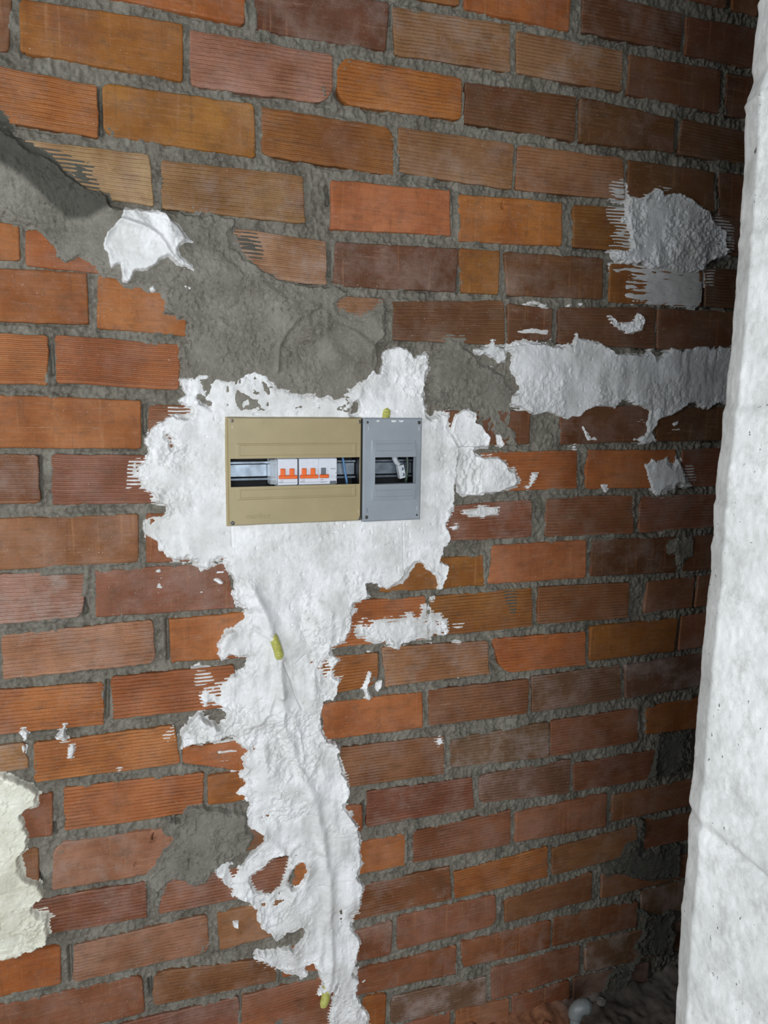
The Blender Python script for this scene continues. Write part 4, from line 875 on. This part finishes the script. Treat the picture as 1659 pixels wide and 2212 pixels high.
rail(gb, GXo, GZo, 446, 558, 1315)
for x, z, r in ((450.6, 1406.6, 2.7), (556.2, 1406.4, 4.0), (450.4, 1224.6, 4.0), (555.0, 1225.0, 2.4)): screw(gb, GXo, GZo, x, z, 12.6, r, BLACK, .8)
def crescent(parent, ox, oz, x, z, y, r, h, mat, side):
    g = MB(ox, oz); n = 10; A = []; Bc = []
    for k in range(n+1):
        a = -math.pi/2+math.pi*k/n; A.append(g.v(x+side*r*math.cos(a), y+.02, z+h*math.sin(a))); Bc.append(g.v(x+side*r*.25*math.cos(a), y+.9, z+h*.92*math.sin(a)))
    for k in range(n): g.F.append((A[k], A[k+1], Bc[k+1], Bc[k]))
    g.build('snap_tab', mat, parent)
TABW = plain('worn_pale_plastic', (0.62, 0.64, 0.64), .5); TABB = plain('worn_cream_plastic', (0.66, 0.58, 0.42), .5)
crescent(gb, GXo, GZo, 450.5, 1395.5, 12.85, 3, 6, TABW, 1); crescent(gb, GXo, GZo, 553.6, 1395.5, 12.85, 3.2, 6, TABW, 1)
crescent(gb, GXo, GZo, 450.0, 1238, 12.85, 2.4, 5, GREYP, 1); crescent(gb, GXo, GZo, 552.8, 1238, 12.85, 3.0, 6, TABW, 1)
crescent(bb, OX, OZ, 194.5, 1398, 14.05, 3, 5, TABB, 1); crescent(bb, OX, OZ, 431.5, 1236.5, 14.05, 3, 5, TABB, 1)
text_mesh('embossed_lettering', 'CTI', .011, ((491-GXo)*MM, -.01285, (1389-GZo)*MM), GREYP, gb, .00015, .2)
for x, w in ((468, 7), (498, 11), (514, 10)):
    g = MB(GXo, GZo); n = 9; rr = np.random.RandomState(int(x)); T_ = [g.v(x+w*k/n, 12.9, 1410.5+rr.uniform(-.3, .5)) for k in range(n+1)]
    M_ = [g.v(x+w*k/n, 13.5, 1409.3+rr.uniform(-.4, .4)) for k in range(n+1)]; L_ = [g.v(x+w*k/n, 12.88, 1409.3-2.0*math.sin(math.pi*k/n)-rr.uniform(0, .8)) for k in range(n+1)]
    for k in range(n): g.F.append((T_[k], T_[k+1], M_[k+1], M_[k])); g.F.append((M_[k], M_[k+1], L_[k+1], L_[k]))
    g.build('plaster_smear', PLASTER, gb)

# ---- breakers in the beige box
def breaker(x0, x1, label, diff):
    cx = (x0+x1)/2; zc = 1315; t = thing('circuit_breaker' if not diff else 'residual_current_breaker', (cx*MM, -.006, zc*MM), label, 'breaker')
    b = MB(cx, zc); FY_ = 10.2
    b.box(x0, x1, -21.5, FY_-7, 1280, 1350, .6)                   # rear body
    def build(name, mm, mat, par=t, **p):
        o = mm.build(name, mat, par, **p)
        o.location = (0, .006, 0); return o
    b.box(x0, x1, FY_-7, FY_, 1291.0, 1339.0, .5)
    build('body', b, WHITE)
    for xa in ((x0, x0+17.6) if not diff else (x0+.4, x0+18.2)):
        pass
    s = MB(cx, zc)
    xl = x0+1.0
    s.box(xl, xl+34.0, FY_-1, FY_+7.5, 1303.0, 1308.8, 1.0)                 # joining bar
    for q in (xl+3.2, xl+20.2): s.box(q, q+8.2, FY_-1, FY_+6.0, 1308.0, 1321.2, 1.0)
    build('toggle', s, ORANGE)
    pz = 1295.2
    l_ = MB(cx, zc); l_.box(x0+1.2, x0+35 if not diff else x1-17, FY_-.2, FY_+.12, pz-.25, pz+.25); build('printed_line', l_, INK)
    o = text_mesh('printed_lettering', 'legrand', .0026, ((x0+2.0-cx)*MM, -(FY_+.2-6)*MM, (pz-zc+.6)*MM), INK, t, .00004)
    o = text_mesh('printed_lettering', 'C16', .0034, ((x0+4.5-cx)*MM, -(FY_+.2-6)*MM, (1298.2-zc)*MM), INK, t, .00004)
    o = text_mesh('printed_lettering', '1', .003, ((x0+14.8-cx)*MM, -(FY_+.2-6)*MM, (1313.5-zc)*MM), INK, t, .00004)
    if diff:
        g = MB(cx, zc); g.box(x0+41.5, x0+50.5, FY_-1, FY_+2.5, 1308.5, 1321.5, .8); build('test_lever', g, DGREY)
        s = MB(cx, zc); s.box(x0+38.6, x0+55.4, FY_-1, FY_+7.0, 1303.0, 1309.2, 1.6); build('reset_toggle', s, ORANGE)
        g = MB(cx, zc); g.box(x0+58.5, x0+71.3, FY_-1, FY_+1.2, 1291.2, 1296.6, .5); build('test_button', g, DGREY)
        text_mesh('printed_lettering', '30mA', .0042, ((x0+60-cx)*MM, -(FY_+.2-6)*MM, (1318.3-zc)*MM), INK, t, .00004)
        text_mesh('printed_lettering', 'legrand', .0034, ((x0+40.5-cx)*MM, -(FY_+.2-6)*MM, (1294.0-zc)*MM), INK, t, .00004)
        text_mesh('printed_lettering', 'OFF', .0032, ((x0+40.5-cx)*MM, -(FY_+.2-6)*MM, (1298.0-zc)*MM), INK, t, .00004)
        text_mesh('printed_lettering', 'O', .0042, ((x0+69-cx)*MM, -(FY_+.2-6)*MM, (1310.0-zc)*MM), INK, t, .00004)
        text_mesh('printed_lettering', 'T', .005, ((x0+69-cx)*MM, -(FY_+.2-6)*MM, (1301.5-zc)*MM), INK, t, .00004)
        k = MB(cx, zc); k.box(x0+36.6, x0+36.9, FY_-.3, FY_+.06, 1310, 1338.4); build('seam', k, DGREY)
    return t
breaker(279.0, 315.6, 'white two-pole breaker with orange toggles, left of the wider one', False)
breaker(318.9, 391.3, 'wide white breaker with orange toggles and a grey lever', True)
b_ = MB(272, 1315); b_.box(265.5, 278.6, -22, 6, 1292, 1338, .5)
b_.ox = 272
o = b_.build('clear_blanking_strip', CLEAR, None, False, label='clear plastic blanking strip beside the left breaker', category='blanking strip'); o.location = (.272, 0, 1.315)
# ---- loose wire and connector
def world_tube(name, pts, rad, mat, label, cat, n=12, group=None):
    c = Vector(pts[len(pts)//2]); V, F = tube([Vector(p)-c for p in pts], rad, n)
    o = mesh_obj(name, V, F, mat, None, True, label=label, category=cat, group=group); o.location = c; return o
def curve(p, n=14):
    out = []
    for k in range(n+1):
        t = k/n*(len(p)-1); i = min(int(t), len(p)-2); f = t-i
        p0, p1, p2, p3 = p[max(i-1, 0)], p[i], p[i+1], p[min(i+2, len(p)-1)]
        out.append(tuple(.5*((2*p1[j])+(-p0[j]+p2[j])*f+(2*p0[j]-5*p1[j]+4*p2[j]-p3[j])*f*f+(-p0[j]+3*p1[j]-3*p2[j]+p3[j])*f**3) for j in range(3)))
    return out
world_tube('electric_wire', curve([(.403, .020, 1.372), (.4075, .006, 1.340), (.411, .004, 1.314), (.416, .005, 1.288), (.419, .020, 1.255)], 18), .0024, BLUE, 'blue insulated wire behind the right end of the beige slot', 'wire')
cn = thing('terminal_connector', (.525, .004, 1.318), 'pale terminal connector hanging inside the grey box opening', 'connector')
g = MB(); 
def rbox(name, cx, cz, w, h, y0, y1, ang, mat, par):
    g = MB(); g.box(-w/2, w/2, y0, y1, -h/2, h/2, .8); o = g.build(name, mat, par); o.location = (cx*MM, 0, cz*MM); o.rotation_euler = (0, ang, 0); return o
hb = rbox('housing', 2.0, -8.0, 13, 26, -8, 5, -.22, SOFTW, cn)
for zz_ in (5.5, -6.0):
    s = MB(); s.disc(1.5, zz_, 4.9, 5.6, 3.2, 14); s.build('terminal_screw', STEEL, hb)
V, F = tube(curve([(-.010, .002, .052), (-.013, .0, .025), (-.010, -.002, .012), (-.003, -.001, .006)], 10), [.006]*6+[.005]*5, 12)
mesh_obj('sleeve', V, F, plain('pale_sleeve', (.45, .48, .52), .5), cn, True)
world_tube('electric_wire', curve([(.536, -.002, 1.345), (.5375, -.004, 1.32), (.536, -.003, 1.30), (.534, .004, 1.27)], 12), .0028, plain('dark_green_wire', (.015, .03, .02), .4), 'dark wire beside the terminal connector in the grey box', 'wire')

# ------------------------------------------------------------------ corrugated conduits
def corrugated(pts, r, label, n=70, pitch=.0033):
    P = curve(pts, n*6); L = 0; acc = [0]
    for a, b in zip(P[:-1], P[1:]): L += (Vector(a)-Vector(b)).length; acc.append(L)
    rads = [r*(1-.17*(.5+.5*math.cos(2*math.pi*s/pitch))**1.5) for s in acc]
    return world_tube('corrugated_conduit', P, rads, YELL, label, 'conduit', 18)
corrugated([(.2655, .012, 1.004), (.2685, -.0105, .998), (.2735, -.0150, .982), (.2775, -.0140, .967), (.2790, .004, .961)], .0088, 'yellow-green corrugated conduit poking through the plaster below the boxes', 24)
corrugated([(.493, .008, 1.4305), (.4915, -.003, 1.4245), (.4895, -.001, 1.412), (.489, .006, 1.400)], .0088, 'olive corrugated conduit end above the grey box cover', 22)
corrugated([(.3765, .008, .248), (.3745, -.006, .232), (.3715, -.0070, .202), (.3705, .006, .178)], .0092, 'pale yellow corrugated conduit at the foot of the plaster trail', 34)

# ------------------------------------------------------------------ PVC elbow by the floor
ex, ey = .947, -.078
el = thing('conduit_elbow', (ex, ey, 0), 'grey plastic conduit stub with an elbow standing by the wall foot', 'conduit')
V, F = tube([(0, 0, -.01), (0, 0, .03), (0, 0, .068)], .0118, 20); mesh_obj('pipe', V, F, PVC, el, True)
arc = [(0, 0, .050), (0, 0, .0515)]; rad = [.0150, .0168]
dx, dy = .97, -.22
for a in np.linspace(0, 1, 11):
    th = a*math.radians(98); R0 = .019
    arc.append((dx*R0*(1-math.cos(th)), dy*R0*(1-math.cos(th)), .056+R0*1.05*math.sin(th))); rad.append(.0172)
lx = arc[-1]; arc.append((lx[0]+dx*.008, lx[1]+dy*.008, lx[2]-.0015)); rad.append(.0178)
V, F = tube(arc, rad, 22, caps=False); nV = len(V)
V2, F2 = tube([arc[-1], arc[-3]], [.0150, .0150], 22, caps=False)
V += V2; F += [tuple(i+nV for i in f[::-1]) for f in F2]
last = (len(arc)-1)*22
F += [(last+k, last+(k+1) % 22, nV+(k+1) % 22, nV+k) for k in range(22)]
F.append(tuple(range(21, -1, -1)))
mesh_obj('elbow', V, F, PVC, el, True)
# a few bits of broken mortar and brick on the floor strip by the wall
rr = random.Random(3)
RUB = [plain('mortar_crumb', (0.22, 0.20, 0.18), .9), plain('brick_crumb', (0.26, 0.10, 0.05), .9)]
for k, (x, y, s) in enumerate(((1.028, -.018, .010), (1.058, -.022, .015), (.895, -.045, .012))):
    V = []; n = 8; F = []
    for j, (zz_, q) in enumerate(((-.45, .75), (-.1, 1.0), (.3, .8), (.55, .35))):
        V += [(s*q*math.cos(2*math.pi*i/n+j)*rr.uniform(.75, 1.2), s*q*math.sin(2*math.pi*i/n+j)*rr.uniform(.6, 1.1), s*zz_*rr.uniform(.8, 1.1)) for i in range(n)]
    for j in range(3): F += [(j*n+i, j*n+(i+1) % n, (j+1)*n+(i+1) % n, (j+1)*n+i) for i in range(n)]
    F.append(tuple(range(n-1, -1, -1))); F.append(tuple(3*n+i for i in range(n)))
    zf = FZ[np.abs(fy-y).argmin(), np.abs(fx-x).argmin()]
    o = mesh_obj('rubble_piece', V, F, RUB[k == 2], None, False, label=('small grey mortar crumb just right of the grey elbow', 'larger grey mortar crumb farther right of the grey elbow', 'small reddish brick crumb left of the grey elbow')[k], category='rubble', group='rubble along the wall foot')
    o.location = (x, y, zf+s*.40)
